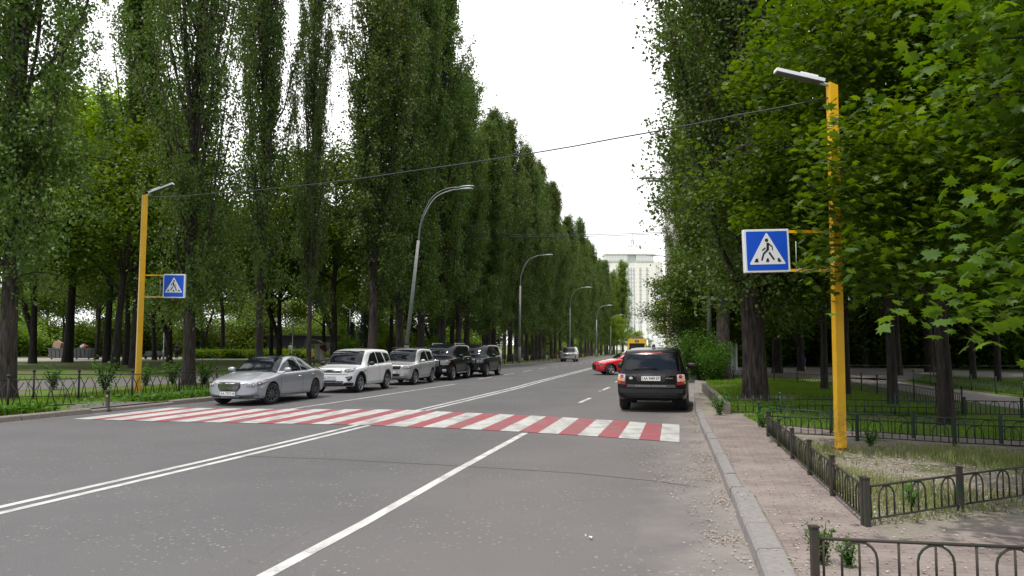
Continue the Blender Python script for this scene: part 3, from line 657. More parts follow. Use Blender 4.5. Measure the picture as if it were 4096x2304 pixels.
# ------------------------------------------------------------ grass, weeds and litter (nobody could count it)
def scatter(name, n, fn, blade, m, label, seed=1, shape=None, flat=False, cat=None):
    rng = np.random.default_rng(seed); C = []
    for _ in range(n):
        q = fn(rng)
        if q is None: continue
        C.append((q[0], q[1], gz(q[0], q[1])))
    C = np.array(C); k = len(C)
    if shape is not None:
        C[:, 2] += (rng.uniform(.0, .012, k) + .012) if flat else rng.uniform(.03, blade * 2.2, k)
        o = leaf_cloud(name, C, blade, rng, m, shape, up=(14 if flat else 1.0))
    else:
        ph = rng.uniform(0, 6.28, k); h = blade * rng.uniform(.5, 1.3, k); wd = .004 + .004 * rng.random(k) + C[:, 1] * .00022; lean = rng.uniform(.1, .6, k) * h
        a = np.stack([np.cos(ph), np.sin(ph), 0 * ph], 1); b = np.stack([-np.sin(ph), np.cos(ph), 0 * ph], 1); up = np.array([0, 0, 1.])
        V = np.stack([C - b * wd[:, None], C + b * wd[:, None], C + a * lean[:, None] + up * h[:, None]], 1).reshape(-1, 3)
        o = np_mesh(name, V, np.arange(3 * k).reshape(-1, 3), m)
    return tag(o, label, cat or name, kind='stuff')
def inpoly(poly):
    P = [(p.x, p.y) for p in poly]; xs = [p[0] for p in P]; ys = [p[1] for p in P]
    def f(rng):
        for _ in range(20):
            x, y = rng.uniform(min(xs), max(xs)), rng.uniform(min(ys), max(ys)); c = False; j = len(P) - 1
            for i in range(len(P)):
                if (P[i][1] > y) != (P[j][1] > y) and x < (P[j][0] - P[i][0]) * (y - P[i][1]) / (P[j][1] - P[i][1]) + P[i][0]: c = not c
                j = i
            if c: return x, y
        return None
    return f
def verge(rng):
    y = 17 + 42 * rng.random() ** 1.5; x = kl(y) - .3 - rng.uniform(0, 5.2)
    if x > -13.2 and 21.3 < y < 24.6 and x > -13.4 + 0: return None
    return x, y
scatter('grass', 45000, verge, .13, L_GR, 'lush green grass on the verge along the left kerb', 1)
scatter('weeds', 9000, lambda r: (lambda y: (None if 21.5 < y < 24.6 and r.random() < .9 else (kl(y) - .35 - abs(r.normal()) * .9, y)))(18 + 18 * r.random() ** 1.3), .10, L_ROB, 'broad-leaved weeds crowding the foot of the left fence', 2, SH_POP)
plot1 = inpoly([Vector(p) for p in ((3.5, 7.9, 0), (4.85, 15.3, 0), (7.5, 13.9, 0), (12, 12, 0), (10, 10, 0))])
scatter('dry_grass', 30000, lambda r: (lambda q: q if q and (math.sin(q[0] * 1.9) + math.sin(q[1] * 1.6 + q[0]) + r.normal() * .7) > .2 else None)(plot1(r)), .095, L_DRY, 'sparse dry grass on the plot round the yellow pole', 3)
def bare(f):
    def g(r):
        q = f(r)
        return q if q and (math.sin(q[0] * 1.1 + 1) + math.sin(q[1] * .9 + q[0] * .7) + math.sin(q[0] * 2.7 - q[1] * 1.9) * .7 + r.normal() * .5) > -.7 else None
    return g
plot2 = inpoly([Vector(p) for p in ((5.6, 20.6, 0), (7.6, 31, 0), (10.5, 44, 0), (14, 37, 0), (11.5, 20, 0))])
scatter('grass', 70000, bare(plot2), .13, L_GR, 'green grass under the big poplar on the right-hand plot', 4)
patch('plot_lawn', [(5.55, 20.7), (7.5, 31), (10.2, 42), (14.5, 42), (13.2, 33), (11.1, 19.9), (8, 20.2)], LAWN, .012, world=True, n=2)
plot3 = inpoly([Vector(p) for p in ((5.4, 17.5, 0), (5.7, 20, 0), (11, 19.3, 0), (15, 17, 0), (15, 12, 0), (9.5, 14.6, 0), (7.5, 15.9, 0))])
scatter('grass', 26000, bare(plot3), .09, L_GR, 'shaded grass between the two green arch fences', 5)
patch('plot_lawn', [(6.2, 17.3), (5.9, 19.8), (11, 19.2), (16, 17), (16, 12.4), (9.5, 15.3), (7.5, 16.6)], LAWN, .006, world=True, n=2)
rt = inpoly([PG(*p) for p in ((3660, 1530), (4096, 1588), (4400, 1610), (4400, 1540), (3700, 1505))])
scatter('grass', 20000, rt, .14, L_GR, 'grass behind the low green fence beyond the park path', 6)
LIT = nodemat('leaf_litter', lambda n, l, p: (l.new(mix_(n, l, n.new('ShaderNodeNewGeometry').outputs['Random Per Island'], (.20, .14, .10), (.50, .44, .38)), p.inputs['Base Color']), setattr(p.inputs['Roughness'], 'default_value', .95)))
def gutter(r):
    y = 3 + 23 * r.random() ** 1.2; 
    if r.random() < .6: return kr(y) - abs(r.normal()) * .20 - .02, y
    if y > 8.5: return kr(y) + 1.55 + r.normal() * .38, y
    return None
SH_BIT = (np.array([(-.5, -.2, 0), (.1, -.35, .1), (.5, .1, -.05), (-.1, .3, .12)]), np.array([(0, 1, 2, 3)]))
def clumpy(f, k=3.1):
    def g(r):
        q = f(r)
        return q if q and (math.sin(q[0] * k * 1.3 + 2) + math.sin(q[1] * k + q[0]) + math.sin(q[1] * 7.3) * .6 + r.normal() * .5) > .1 else None
    return g
scatter('leaf_litter', 17000, clumpy(gutter), .027, LIT, 'pale dry leaf litter and fluff along the right kerb and fence', 7, SH_BIT, flat=True, cat='litter')
scatter('leaf_litter', 2200, lambda r: (kr(8) + 4 * r.random() ** 1.5 - .3 + .2 * 0, 3 + 12 * r.random()), .035, LIT, 'scattered pale flakes over the brick pavement', 8, SH_BIT, flat=True, cat='litter')
scatter('leaf_litter', 4500, plot1, .05, LIT, 'pale litter lying on the dusty plot', 9, SH_BIT, flat=True, cat='litter')
# ------------------------------------------------------------ vehicles
def pchip(xs, ys, x):
    xs = np.asarray(xs, float); ys = np.asarray(ys, float); h = np.diff(xs); d = np.diff(ys) / h; m = np.zeros(len(xs))
    for i in range(1, len(xs) - 1):
        if d[i - 1] * d[i] > 0:
            w1, w2 = 2 * h[i] + h[i - 1], h[i] + 2 * h[i - 1]; m[i] = (w1 + w2) / (w1 / d[i - 1] + w2 / d[i])
    m[0], m[-1] = d[0], d[-1]
    x = np.clip(np.asarray(x, float), xs[0], xs[-1]); i = np.clip(np.searchsorted(xs, x) - 1, 0, len(xs) - 2)
    t = (x - xs[i]) / h[i]; a, b, c, e = ys[i], ys[i + 1], m[i] * h[i], m[i + 1] * h[i]
    return a * (2 * t**3 - 3 * t**2 + 1) + c * (t**3 - 2 * t**2 + t) + b * (-2 * t**3 + 3 * t**2) + e * (t**3 - t**2)
def P_(pts, x): return pchip([p[0] for p in pts], [p[1] for p in pts], x)
def paint(name, col, metal=.0, rough=.3): return mat(name, col, rough, metal, .5, coat=1.)
GLASS = mat('car_glass', (.006, .008, .012), .02, 0, .42)
BLK = mat('black_plastic', (.009, .009, .010), .5); TYRE = mat('tyre_rubber', (.02, .02, .021), .85, bump=.2, scale=40)
ALLOY = mat('alloy_metal', (.42, .42, .43), .32, .9); ALLOYD = mat('dark_alloy', (.12, .12, .125), .35, .8); CHROME = mat('chrome_trim', (.75, .75, .76), .12, 1.)
LAMPG = mat('headlamp_glass', (.30, .31, .31), .12, .4, coat=1.); LAMPD = mat('headlamp_dark', (.05, .05, .055), .2, coat=1.)
TAILR = mat('tail_lamp_red', (.26, .008, .012), .15, coat=1.); AMBER = mat('lamp_amber', (.8, .28, .03), .2, coat=1.); CLEAR = mat('lamp_clear', (.42, .42, .42), .15, coat=1.)
PLATE = mat('plate_white', (.72, .72, .70), .5); PTXT = mat('plate_lettering', (.015, .015, .02), .6); PYEL = mat('plate_yellow', (.75, .5, .03), .5); PBLU = mat('plate_blue', (.2, .4, .65), .5)
SEAM = mat('panel_gap', (.02, .02, .02), .7); INTER = mat('dark_interior', (.015, .014, .014), .9)

def car_body(S, name='body'):
    L, Wd = S['L'], S['W']; ns = S.get('ns', 92); e = np.linspace(0, 1, ns); s_ = L * (e - .055 * np.sin(2 * np.pi * e) * 1.0) ; s_ = np.sort(s_)
    T = P_(S['top'], s_); B = np.minimum(P_(S['belt'], s_), T); b = P_(S['bot'], s_); Pw = P_(S['plan'], s_) * Wd / 2
    rw = S.get('rw', .74); fb, rb = S.get('fbow', .22), S.get('rbow', .16); rings = []
    for t, bl, bo, p in zip(T, B, b, Pw):
        k = min(1., (t - bl) / .35); h = bl - bo; cr = S.get('crease', .62)
        c = [(0, bo), (.55 * p, bo), (.88 * p, bo + .01), (.955 * p, bo + .06), (.985 * p, bo + .2 * h), (p * .997, bo + .42 * h), (p, bo + cr * h), (.985 * p, bo + .86 * h), (.955 * p, bl - .03 * h), (.925 * p, bl + .0)]
        hh = t - bl; f = .93
        for q in (.22, .45, .68, .86):
            c.append((p * (f + (rw - f) * q ** 1.15), bl + (hh - .04 * k) * q))
        c += [(p * (rw - .045), t - .028 * k - .004), (p * .45, t - .004 + .0 * k), (0, t + .008)]
        rings.append(c)
    rings = np.array(rings); n0 = rings.shape[1]; par = []; sub = 3
    for i in range(n0 - 1):
        for j in range(sub): par.append(i + j / sub)
    par.append(n0 - 1)
    def cat(A, u):
        i = int(min(u, n0 - 1.0001)); t = u - i; g = lambda q: A[:, min(n0 - 1, max(0, q))]
        a, bb, c, d = g(i - 1), g(i), g(i + 1), g(i + 2)
        return .5 * ((2 * bb) + (c - a) * t + (2 * a - 5 * bb + 4 * c - d) * t * t + (3 * bb - a - 3 * c + d) * t ** 3)
    H = np.stack([cat(rings, u) for u in par], 1)                  # ns, m, 2
    m = H.shape[1]; M = 2 * m - 1
    X = np.concatenate([H[:, :, 0], -H[:, -2::-1, 0]], 1); Z = np.concatenate([H[:, :, 1], H[:, -2::-1, 1]], 1)
    M = X.shape[1]; half = Wd / 2
    Yv = L / 2 - s_[:, None] + 0 * X; u2 = (X / half) ** 2; q = s_ / L
    bow = fb * np.clip(1 - q / .45, 0, 1) ** .7; bow2 = rb * np.clip((q - .6) / .4, 0, 1) ** .8
    Yv = Yv - bow[:, None] * u2 + bow2[:, None] * u2
    V = [(X[i, j], Yv[i, j], Z[i, j]) for i in range(ns) for j in range(M)]
    F = []; low = set()
    gone = set(); R_ = S['ra']; wz = S['wr']
    wheels = [L / 2 - a for a in S['axles']]
    for i in range(ns - 1):
        for j in range(M - 1):
            f = (i * M + j, (i + 1) * M + j, (i + 1) * M + j + 1, i * M + j + 1)
            c = [sum(V[k][d] for k in f) / 4 for d in range(3)]; cut = False
            for wy in wheels:
                if abs(c[0]) > .58 * half and (c[1] - wy) ** 2 + (c[2] - wz) ** 2 < R_ * R_ and c[2] < wz + R_: cut = True
            if not cut: F.append(f)
            else: gone.update(f)
    used = set(k for f in F for k in f)
    for k in used:
        v = V[k]
        for wy in wheels:
            d = math.hypot(v[1] - wy, v[2] - wz)
            if abs(v[0]) > .62 * half and 1e-6 < d < R_ + .12 and (d < R_ or k in gone):
                V[k] = (v[0], wy + (v[1] - wy) * R_ / d, wz + (v[2] - wz) * R_ / d)
    # end caps
    for i, flip in ((0, 0), (ns - 1, 1)):
        K = 8; rows = []
        for j in range(m):
            A = V[i * M + j]; row = [i * M + j]
            for k in range(1, K):
                x = A[0] * (1 - 2 * k / K); uu = (x / half) ** 2; u0 = (A[0] / half) ** 2
                dy = (-(bow[0]) if i == 0 else bow2[-1]) * (uu - u0); V.append((x, A[1] + dy, A[2])); row.append(len(V) - 1)
            row.append(i * M + (M - 1 - j)); rows.append(row)
        for j in range(m - 1):
            for k in range(K):
                f = (rows[j][k], rows[j][k + 1], rows[j + 1][k + 1], rows[j + 1][k])
                if len(set(f)) >= 3: F.append(tuple(dict.fromkeys(f)))
    bm = bmesh.new(); vs = [bm.verts.new(v) for v in V]
    for f in F:
        try: bm.faces.new([vs[k] for k in f])
        except ValueError: pass
    bmesh.ops.remove_doubles(bm, verts=bm.verts, dist=.0008)
    bmesh.ops.delete(bm, geom=[v for v in bm.verts if not v.link_faces], context='VERTS')
    bmesh.ops.recalc_face_normals(bm, faces=bm.faces)
    for f in bm.faces: f.smooth = True
    me = bpy.data.meshes.new(name); bm.to_mesh(me); tree = BVHTree.FromBMesh(bm); bm.free()
    return me, tree
def rpoly(pts, r=.03, k=3):
    """round the corners of a polygon"""
    out = []; n = len(pts)
    for i in range(n):
        a, b, c = Vector(pts[i - 1]), Vector(pts[i]), Vector(pts[(i + 1) % n]); u, v = (a - b), (c - b)
        q = min(r, u.length * .45, v.length * .45); p0 = b + u.normalized() * q; p1 = b + v.normalized() * q
        for j in range(k + 1):
            t = j / k; out.append(tuple((1 - t) ** 2 * p0 + 2 * t * (1 - t) * b + t * t * p1))
    return out
def decal(tree, poly, m, name, parent, ang=0., off=.006, step=.05, ctr=(0, 0), mirror=False, tilt=0., thick=0.):
    """sheet that follows the body: polygon in (a,z) seen from direction ang (0 front, 90 right side, 180 rear), projected on the body"""
    th = R(ang); d = Vector((math.sin(th), math.cos(th), 0)); a_ = Vector((math.cos(th), -math.sin(th), 0))
    poly = [Vector((p[0], p[1])) for p in poly]; n = len(poly)
    xs = [p.x for p in poly]; ys = [p.y for p in poly]; vs = []
    for i in range(n):                      # refine edges
        A, B_ = poly[i], poly[(i + 1) % n]; k = max(1, int((B_ - A).length / step))
        for j in range(k): vs.append(A.lerp(B_, j / k))
    ne = len(vs)
    def inside(x, y):
        c = False; j = n - 1
        for i in range(n):
            if (poly[i].y > y) != (poly[j].y > y) and x < (poly[j].x - poly[i].x) * (y - poly[i].y) / (poly[j].y - poly[i].y) + poly[i].x: c = not c
            j = i
        return c
    gx = np.arange(min(xs) + step / 2, max(xs), step); gy = np.arange(min(ys) + step / 2, max(ys), step)
    for x in gx:
        for y in gy:
            if inside(x, y) and min((Vector((x, y)) - q).length for q in vs[:ne]) > step * .45: vs.append(Vector((x, y)))
    r = delaunay_2d_cdt(vs, [(i, (i + 1) % ne) for i in range(ne)], [], 1, 1e-5)
    V = []; ok = []
    for p in r[0]:
        o = Vector((ctr[0], ctr[1], 0)) + a_ * p.x + Vector((0, 0, p.y)) + d * 6
        loc, nr, _, _ = tree.ray_cast(o, -d)
        if loc is None: V.append(Vector((0, 0, 0))); ok.append(False)
        else:
            if nr.dot(d) < 0: nr = -nr
            V.append(loc + (nr * .6 + d * .4) * off); ok.append(True)
    F = [tuple(f) for f in r[2] if all(ok[k] for k in f)]
    # drop slivers that jump across an edge of the body
    F = [f for f in F if max((V[f[i]] - V[f[i - 1]]).length for i in range(len(f))) < step * 6 + .1]
    out = []
    for sgn in ((1, -1) if mirror else (1,)):
        mb = MB(); W_ = [Vector((v.x * sgn, v.y, v.z)) for v in V]
        ds = Vector((d.x * sgn, d.y, 0)); FF = []
        for f in F:
            nr = (W_[f[1]] - W_[f[0]]).cross(W_[f[2]] - W_[f[0]])
            FF.append(f if nr.dot(ds) > 0 else tuple(reversed(f)))
        mb.add(W_, FF, True); out.append(mb.build(name, m, parent))
    return out
def ring_poly(wy, wz, r0, r1, zmin, k=22):
    """arch band in side view as polygon (a=-y since angle 90 -> a axis = -y)"""
    a0 = math.asin(max(-1, min(1, (zmin - wz) / r0))); a1 = math.asin(max(-1, min(1, (zmin - wz) / r1)))
    o = [(-(wy + r1 * math.cos(t)), wz + r1 * math.sin(t)) for t in np.linspace(a1, math.pi - a1, k)]
    i = [(-(wy + r0 * math.cos(t)), wz + r0 * math.sin(t)) for t in np.linspace(math.pi - a0, a0, k)]
    return o + i
_wh = {}
def wheel(parent, x, y, r, w, side, rim=ALLOY, spokes=10, steer=0., dark=False):
    key = (r, w, spokes, rim.name)
    rz = R(steer) + (0 if side > 0 else math.pi)
    mb = MB(); hw = w / 2; rr = r * .68
    mb.lathe([(rr, -hw * .8), (rr + .01, -hw), (r - .05, -hw), (r - .012, -hw * .78), (r, -hw * .5), (r, hw * .5), (r - .012, hw * .78), (r - .05, hw), (rr + .012, hw), (rr, hw * .82), (rr, -hw * .8)], 36, axis='x')
    t = mb.build('wheel', TYRE, parent); t.location = (x, y, r); t.rotation_euler = (0, 0, rz)
    mb = MB(); mb.lathe([(rr + .004, hw * .90), (rr - .012, hw * .88), (rr - .03, hw * .2), (0, hw * .15)], 30, axis='x'); mb.build('rim_barrel', BLK, t)
    mb = MB(); mb.lathe([(rr + .004, hw * .93), (rr + .0, hw * 1.0), (rr - .022, hw * .95), (rr - .026, hw * .75)], 36, axis='x')
    mb.lathe([(.045, hw * .3), (.045, hw * .82), (.03, hw * .9), (0, hw * .91)], 20, axis='x')
    for k in range(spokes):
        t_ = 2 * math.pi * k / spokes; M = Matrix.Rotation(t_, 3, 'X')
        wv = .045 if spokes <= 6 else .026; L_ = rr - .05
        vs = [M @ Vector(v) for v in ((hw * .86, -wv, .04), (hw * .86, wv, .04), (hw * .84, wv * .75, rr - .015), (hw * .84, -wv * .75, rr - .015), (hw * .5, -wv, .04), (hw * .5, wv, .04), (hw * .5, wv * .75, rr - .015), (hw * .5, -wv * .75, rr - .015))]
        mb.add(vs, [(0, 1, 2, 3), (1, 5, 6, 2), (4, 0, 3, 7), (7, 6, 5, 4)])
    mb.build('rim', rim, t, fix=True); return t
def plate(parent, s, loc, ang, w=.52, h=.112):
    e = MB(); e.box((0, 0, 0), (w + .02, .012, h + .016)); o = e.build('number_plate', PTXT, parent); o.location = loc; o.rotation_euler = (0, 0, R(ang))
    e = MB(); e.box((0, -.009, 0), (w, .008, h)); e.build('plate_face', PLATE, o)
    e = MB(); e.box((-w / 2 + .025, -.015, -h * .22), (.035, .004, h * .45)); e.build('flag_mark', PYEL, o)
    e = MB(); e.box((-w / 2 + .025, -.015, h * .24), (.035, .004, h * .45)); e.build('flag_mark', PBLU, o)
    t = text_obj(s, h * .98, PTXT, o, 'plate_lettering', .001, .001)
    wt = max(v.co.x for v in t.data.vertices) - min(v.co.x for v in t.data.vertices)
    for v in t.data.vertices: v.co.x *= min(1., (w - .085) / wt)
    pass; t.location = (.02, -.0155, -.002); t.rotation_euler = (R(90), 0, 0)
    return o
def mirror(parent, x, y, z, m, side, big=1., arm=True):
    mb = MB(); b = big; prof = []
    for k, (dx, sy, sz) in enumerate(((0, .35, .5), (.035, .8, .85), (.1, 1, 1), (.17, .92, .92), (.215, .6, .65), (.23, .25, .3))):
        prof.append([(side * dx * b, .055 * sy * math.cos(t) * b * (1.2 if math.cos(t) > 0 else .7), .075 * sz * math.sin(t) * b) for t in np.linspace(0, 2 * math.pi, 15)[:-1]])
    vs = [v for p in prof for v in p]; n = 14; fs = [(i * n + k, i * n + (k + 1) % n, (i + 1) * n + (k + 1) % n, (i + 1) * n + k) for i in range(5) for k in range(n)] + [tuple(range(n)), tuple(5 * n + k for k in range(n))]
    mb.add([Vector(v) + Vector((0, 0, .06)) for v in vs], fs, True)
    mb.tube([(-side * .07, 0, -.045), (side * .0, 0, -.03), (side * .07, 0, .01)], [.022, .02, .02], 6)
    o = mb.build('side_mirror', m, parent, fix=True); o.location = (x, y, z); return o

def make_car(S, loc, heading, label, group, cat='car', name='parked_car'):
    """heading: unit xy vector the nose points along"""
    rz = math.atan2(-heading[0], heading[1]); root = empty(name, loc, rz, label, cat, group)
    me, tree = car_body(S); body = bpy.data.objects.new('body', me); me.materials.append(S['paint']); COL.objects.link(body); body.parent = root
    L, W_ = S['L'], S['W']; half = W_ / 2; ax = [L / 2 - a for a in S['axles']]; wr, ra = S['wr'], S['ra']; ww = S.get('ww', .225)
    # wheel wells
    for wy in ax:
        for sd in (-1, 1):
            mb = MB(); x0, x1 = sd * half * .55, sd * half * .93; n = 20; th = np.linspace(-.35, math.pi + .35, n)
            vs = [(x, wy + (ra + .004) * math.cos(t), wr + (ra + .004) * math.sin(t)) for x in (x0, x1) for t in th]
            mb.add(vs, [(i, i + 1, n + i + 1, n + i) for i in range(n - 1)] + [tuple(range(n))]); mb.build('wheel_arch', INTER, body)
    mb = MB(); mb.box((0, 0, S['bot'][len(S['bot']) // 2][1] + .06), (half * 1.05, L * .86, .14)); mb.build('underbody', INTER, root)
    # wheels
    for i, wy in enumerate(ax):
        for sd in (-1, 1):
            wheel(root, sd * (half - ww / 2 - S.get('inset', .02)), wy, wr, ww, sd, S.get('rim', ALLOY), S.get('spokes', 10), S.get('steer', 0) if i == 0 else 0)
    D = lambda poly, m, nm, ang=0., par=None, **k: decal(tree, poly, m, nm, par or body, ang, ctr=((0, L / 2 - .25) if 0 < ang < 80 else (0, 0)), **k)
    side = lambda poly, m, nm, **k: D([(-(L / 2 - s), z) for s, z in poly], m, nm, 90, mirror=True, **k)   # polygon in (distance from nose, z)
    # glass
    for i, g in enumerate(S['side_glass']): side(rpoly(g, .04), GLASS, 'side_window', off=.006)
    if S.get('chrome_line'):
        side(S['chrome_line'], CHROME, 'window_trim', off=.009, step=.06)
    S['extra'](D, side, root, body, tree, S)
    # sills, handles, door seams
    for s0, z0, s1, z1 in S['seams']:
        dx, dz = s1 - s0, z1 - z0; q = math.hypot(dx, dz); nx, nzz = -dz / q * .006, dx / q * .006
        side([(s0 + nx, z0 + nzz), (s1 + nx, z1 + nzz), (s1 - nx, z1 - nzz), (s0 - nx, z0 - nzz)], SEAM, 'door_gap', off=.004, step=.05)
    for s, z in S['handles']:
        for sd in (-1, 1):
            hit = tree.ray_cast(Vector((sd * 3, L / 2 - s, z)), Vector((-sd, 0, 0)))[0]
            if hit:
                mb = MB(); mb.tube([(0, -.085, 0), (sd * .03, -.06, 0), (sd * .033, .05, 0), (0, .085, 0)], [.012, .015, .015, .012], 6); h = mb.build('door_handle', S.get('hmat', S['paint']), body); h.location = hit
    ms, mz = S['mirror']
    for sd in (-1, 1):
        hit = tree.ray_cast(Vector((sd * 3, L / 2 - ms, mz)), Vector((-sd, 0, 0)))[0]
        mirror(body, hit.x + sd * .05, hit.y, hit.z, S.get('mmat', S['paint']), sd, S.get('mbig', 1.))
    return root

def windshield(D, root, m=GLASS): pass
SILVER = paint('silver_paint', (.38, .39, .43), .35, .34); WHITEP = paint('white_paint', (.80, .80, .81), 0, .3); SILVER2 = paint('silver_grey_paint', (.46, .46, .46), .3, .36)
BLACKP = mat('black_paint', (.004, .005, .008), .2, 0, .25, coat=.12); BLACKM = mat('dark_graphite_paint', (.004, .004, .006), .2, 0, .3, coat=.15); REDP = paint('red_paint', (.55, .012, .018), 0, .3)
TOP = 1
def top_glass(tree, poly, m, name, parent, tiltdir, off=.007, step=.06):
    """glass projected from above/front: polygon in (x, y) plan coordinates, cast down"""
    vs = []; n = len(poly); poly = [Vector(p) for p in poly]
    for i in range(n):
        A, B_ = poly[i], poly[(i + 1) % n]; k = max(1, int((B_ - A).length / step))
        for j in range(k): vs.append(A.lerp(B_, j / k))
    ne = len(vs); xs = [p.x for p in poly]; ys = [p.y for p in poly]
    def inside(x, y):
        c = False; j = n - 1
        for i in range(n):
            if (poly[i].y > y) != (poly[j].y > y) and x < (poly[j].x - poly[i].x) * (y - poly[i].y) / (poly[j].y - poly[i].y) + poly[i].x: c = not c
            j = i
        return c
    for x in np.arange(min(xs) + step / 2, max(xs), step):
        for y in np.arange(min(ys) + step / 2, max(ys), step):
            if inside(x, y) and min((Vector((x, y)) - q).length for q in vs[:ne]) > step * .45: vs.append(Vector((x, y)))
    r = delaunay_2d_cdt(vs, [(i, (i + 1) % ne) for i in range(ne)], [], 1, 1e-5); V = []
    for p in r[0]:
        loc, nr, _, _ = tree.ray_cast(Vector((p.x, p.y, 5)), Vector((0, 0, -1))); 
        if loc is None: loc, nr = Vector((p.x, p.y, .6)), Vector((0, 0, 1))
        V.append(loc + (nr if nr.z > 0 else -nr) * off)
    mb = MB(); F = []
    for f in r[2]:
        nr = (V[f[1]] - V[f[0]]).cross(V[f[2]] - V[f[0]]); F.append(tuple(f) if nr.z > 0 else tuple(reversed(f)))
    mb.add(V, F, True); return mb.build(name, m, parent)
def front_glass(S, tree, body, s0, s1, w0, w1, m=GLASS, name='windscreen', bow=None):
    """windscreen between hood station s0 and roof station s1, half widths w0,w1, edges bowed"""
    L = S['L']; fb = S.get('fbow', .22) if bow is None else bow; P = []
    for t in np.linspace(-1, 1, 9): P.append((w0 * t, L / 2 - s0 - fb * .62 * t * t * (w0 / (S['W'] / 2)) ** 2))
    for t in np.linspace(1, -1, 9): P.append((w1 * t, L / 2 - s1 - fb * .45 * t * t * (w1 / (S['W'] / 2)) ** 2))
    return top_glass(tree, P, m, name, body, 0)
def ellipse(cx_, cz, a, b, n=18): return [(cx_ + a * math.cos(t), cz + b * math.sin(t)) for t in np.linspace(0, 2 * math.pi, n + 1)[:-1]]
def lampset(D, poly, ang, par, dark=False, off=.008, eyes=(), r=.05):
    for h in D(rpoly(poly, .02), LAMPD if dark else LAMPG, 'headlight', ang, off=off, step=.04, mirror=True): pass
    for (a, z, q) in eyes:
        D(ellipse(a, z, q, q), LAMPD if not dark else CLEAR, 'lamp_lens', ang, off=off + .006, step=.03, mirror=True)
        D(ellipse(a, z, q * .62, q * .62), CLEAR if not dark else LAMPD, 'lamp_lens', ang, off=off + .010, step=.03, mirror=True)
def mask(poly_r):  # mirror polygon about x=0
    return poly_r + [(-x, z) for x, z in reversed(poly_r)]

# ---- silver saloon
def ex_saloon(D, side, root, body, tree, S):
    front_glass(S, tree, body, 1.20, 2.06, .77, .575)
    top_glass(tree, [(-.50, S['L']/2-2.12), (.50, S['L']/2-2.12), (.50, S['L']/2-3.0), (-.50, S['L']/2-3.0)], GLASS, 'roof_glass', body, 0, off=.006)
    P = [(-.52, -1.15), (.52, -1.15), (.58, -1.75), (-.58, -1.75)]; top_glass(tree, P, GLASS, 'rear_window', body, 0)
    D(rpoly(mask([(.36, .70), (.37, .56), (.30, .46), (.26, .445)]), .03), BLK, 'grille', off=.008, step=.04)
    for i in range(6):
        z = .475 + i * .037; w_ = .29 + i * .011; D([(-w_, z), (w_, z), (w_, z + .013), (-w_, z + .013)], CHROME, 'grille_bar', off=.018, step=.06)
    D(ellipse(0, .575, .085, .063), CHROME, 'emblem', off=.03, step=.03); D(ellipse(0, .575, .063, .045), BLK, 'emblem_field', off=.034, step=.03)
    D([(-.045, .545), (-.02, .545), (.035, .598), (.012, .598)], CHROME, 'emblem_letter', off=.038, step=.03); D([(-.045, .545), (.045, .550), (.045, .562), (-.035, .558)], CHROME, 'emblem_letter', off=.038, step=.03)
    lampset(D, [(-.20, .60), (.02, .70), (.30, .80), (.34, .76), (.22, .64), (.0, .565)], 38, body, eyes=((.04, .655, .045), (.16, .70, .04))) if False else None
    lampset(D, [(.44, .575), (.60, .675), (.80, .745), (.95, .785), (.97, .75), (.92, .655), (.80, .585), (.60, .545)], 16, body, eyes=((.66, .62, .048), (.80, .665, .052)))
    for a in (-1, 1):
        D([(a * .30, .30), (a * .78, .335), (a * .80, .30), (a * .62, .245), (a * .30, .235)], BLK, 'air_intake', off=.006, step=.05)
    D(mask([(.32, .235), (.32, .19), (.28, .165)]), BLK, 'air_intake', off=.006, step=.05)
    for z in (.245, .30): D([(-.74, z), (.74, z), (.74, z + .014), (-.74, z + .014)], CHROME, 'bumper_trim', off=.014, step=.06)
    for q in (-1, 1): D(ellipse(q * .745, .285, .055, .038), LAMPG, 'fog_lamp', off=.016, step=.03)
    hit = tree.ray_cast(Vector((0, 5, .36)), Vector((0, -1, 0)))[0]; plate(root, 'AA 7373 HI', (0.0, hit.y + .035, .375), 180)
    side([(.55, .22), (4.2, .22), (4.2, .205), (.55, .205)], BLK, 'sill_shadow', off=.005) if False else None
SAL = dict(L=4.86, W=1.82, paint=SILVER, wr=.33, ra=.375, axles=(.98, 3.76), ww=.225, steer=-24, spokes=10, rim=ALLOYD,
    top=[(0, .66), (.12, .76), (.45, .855), (.9, .935), (1.25, .985), (1.75, 1.275), (2.15, 1.415), (2.6, 1.452), (3.1, 1.42), (3.6, 1.28), (4.1, 1.09), (4.5, 1.055), (4.75, 1.0), (4.86, .9)],
    belt=[(0, .64), (.2, .73), (.9, .86), (1.3, .915), (2.2, .94), (3.2, .965), (4.1, .985), (4.86, .86)],
    bot=[(0, .34), (.15, .22), (.6, .19), (2.4, .2), (4.3, .22), (4.7, .28), (4.86, .42)],
    plan=[(0, .85), (.15, .92), (.5, .975), (1.0, 1.), (2.4, 1.), (3.6, .99), (4.4, .93), (4.75, .86), (4.86, .80)], fbow=.34, rbow=.22, rw=.67,
    side_glass=[[(1.53, .975), (1.95, 1.225), (2.31, 1.36), (2.54, 1.398), (2.72, 1.405), (2.80, .985)], [(2.86, .985), (2.78, 1.405), (3.15, 1.37), (3.55, 1.22), (3.86, 1.07), (3.84, 1.0)]],
    seams=[(1.43, .3, 1.46, .9), (2.82, .28, 2.83, .96), (3.45, .55, 3.75, .96), (1.4, .3, 3.2, .26)], handles=[(2.62, .80), (3.55, .83)], mirror=(1.70, .97), extra=ex_saloon, hmat=CHROME,
    chrome_line=[(1.52, .975), (3.80, .99), (3.80, .975), (1.52, .96)])
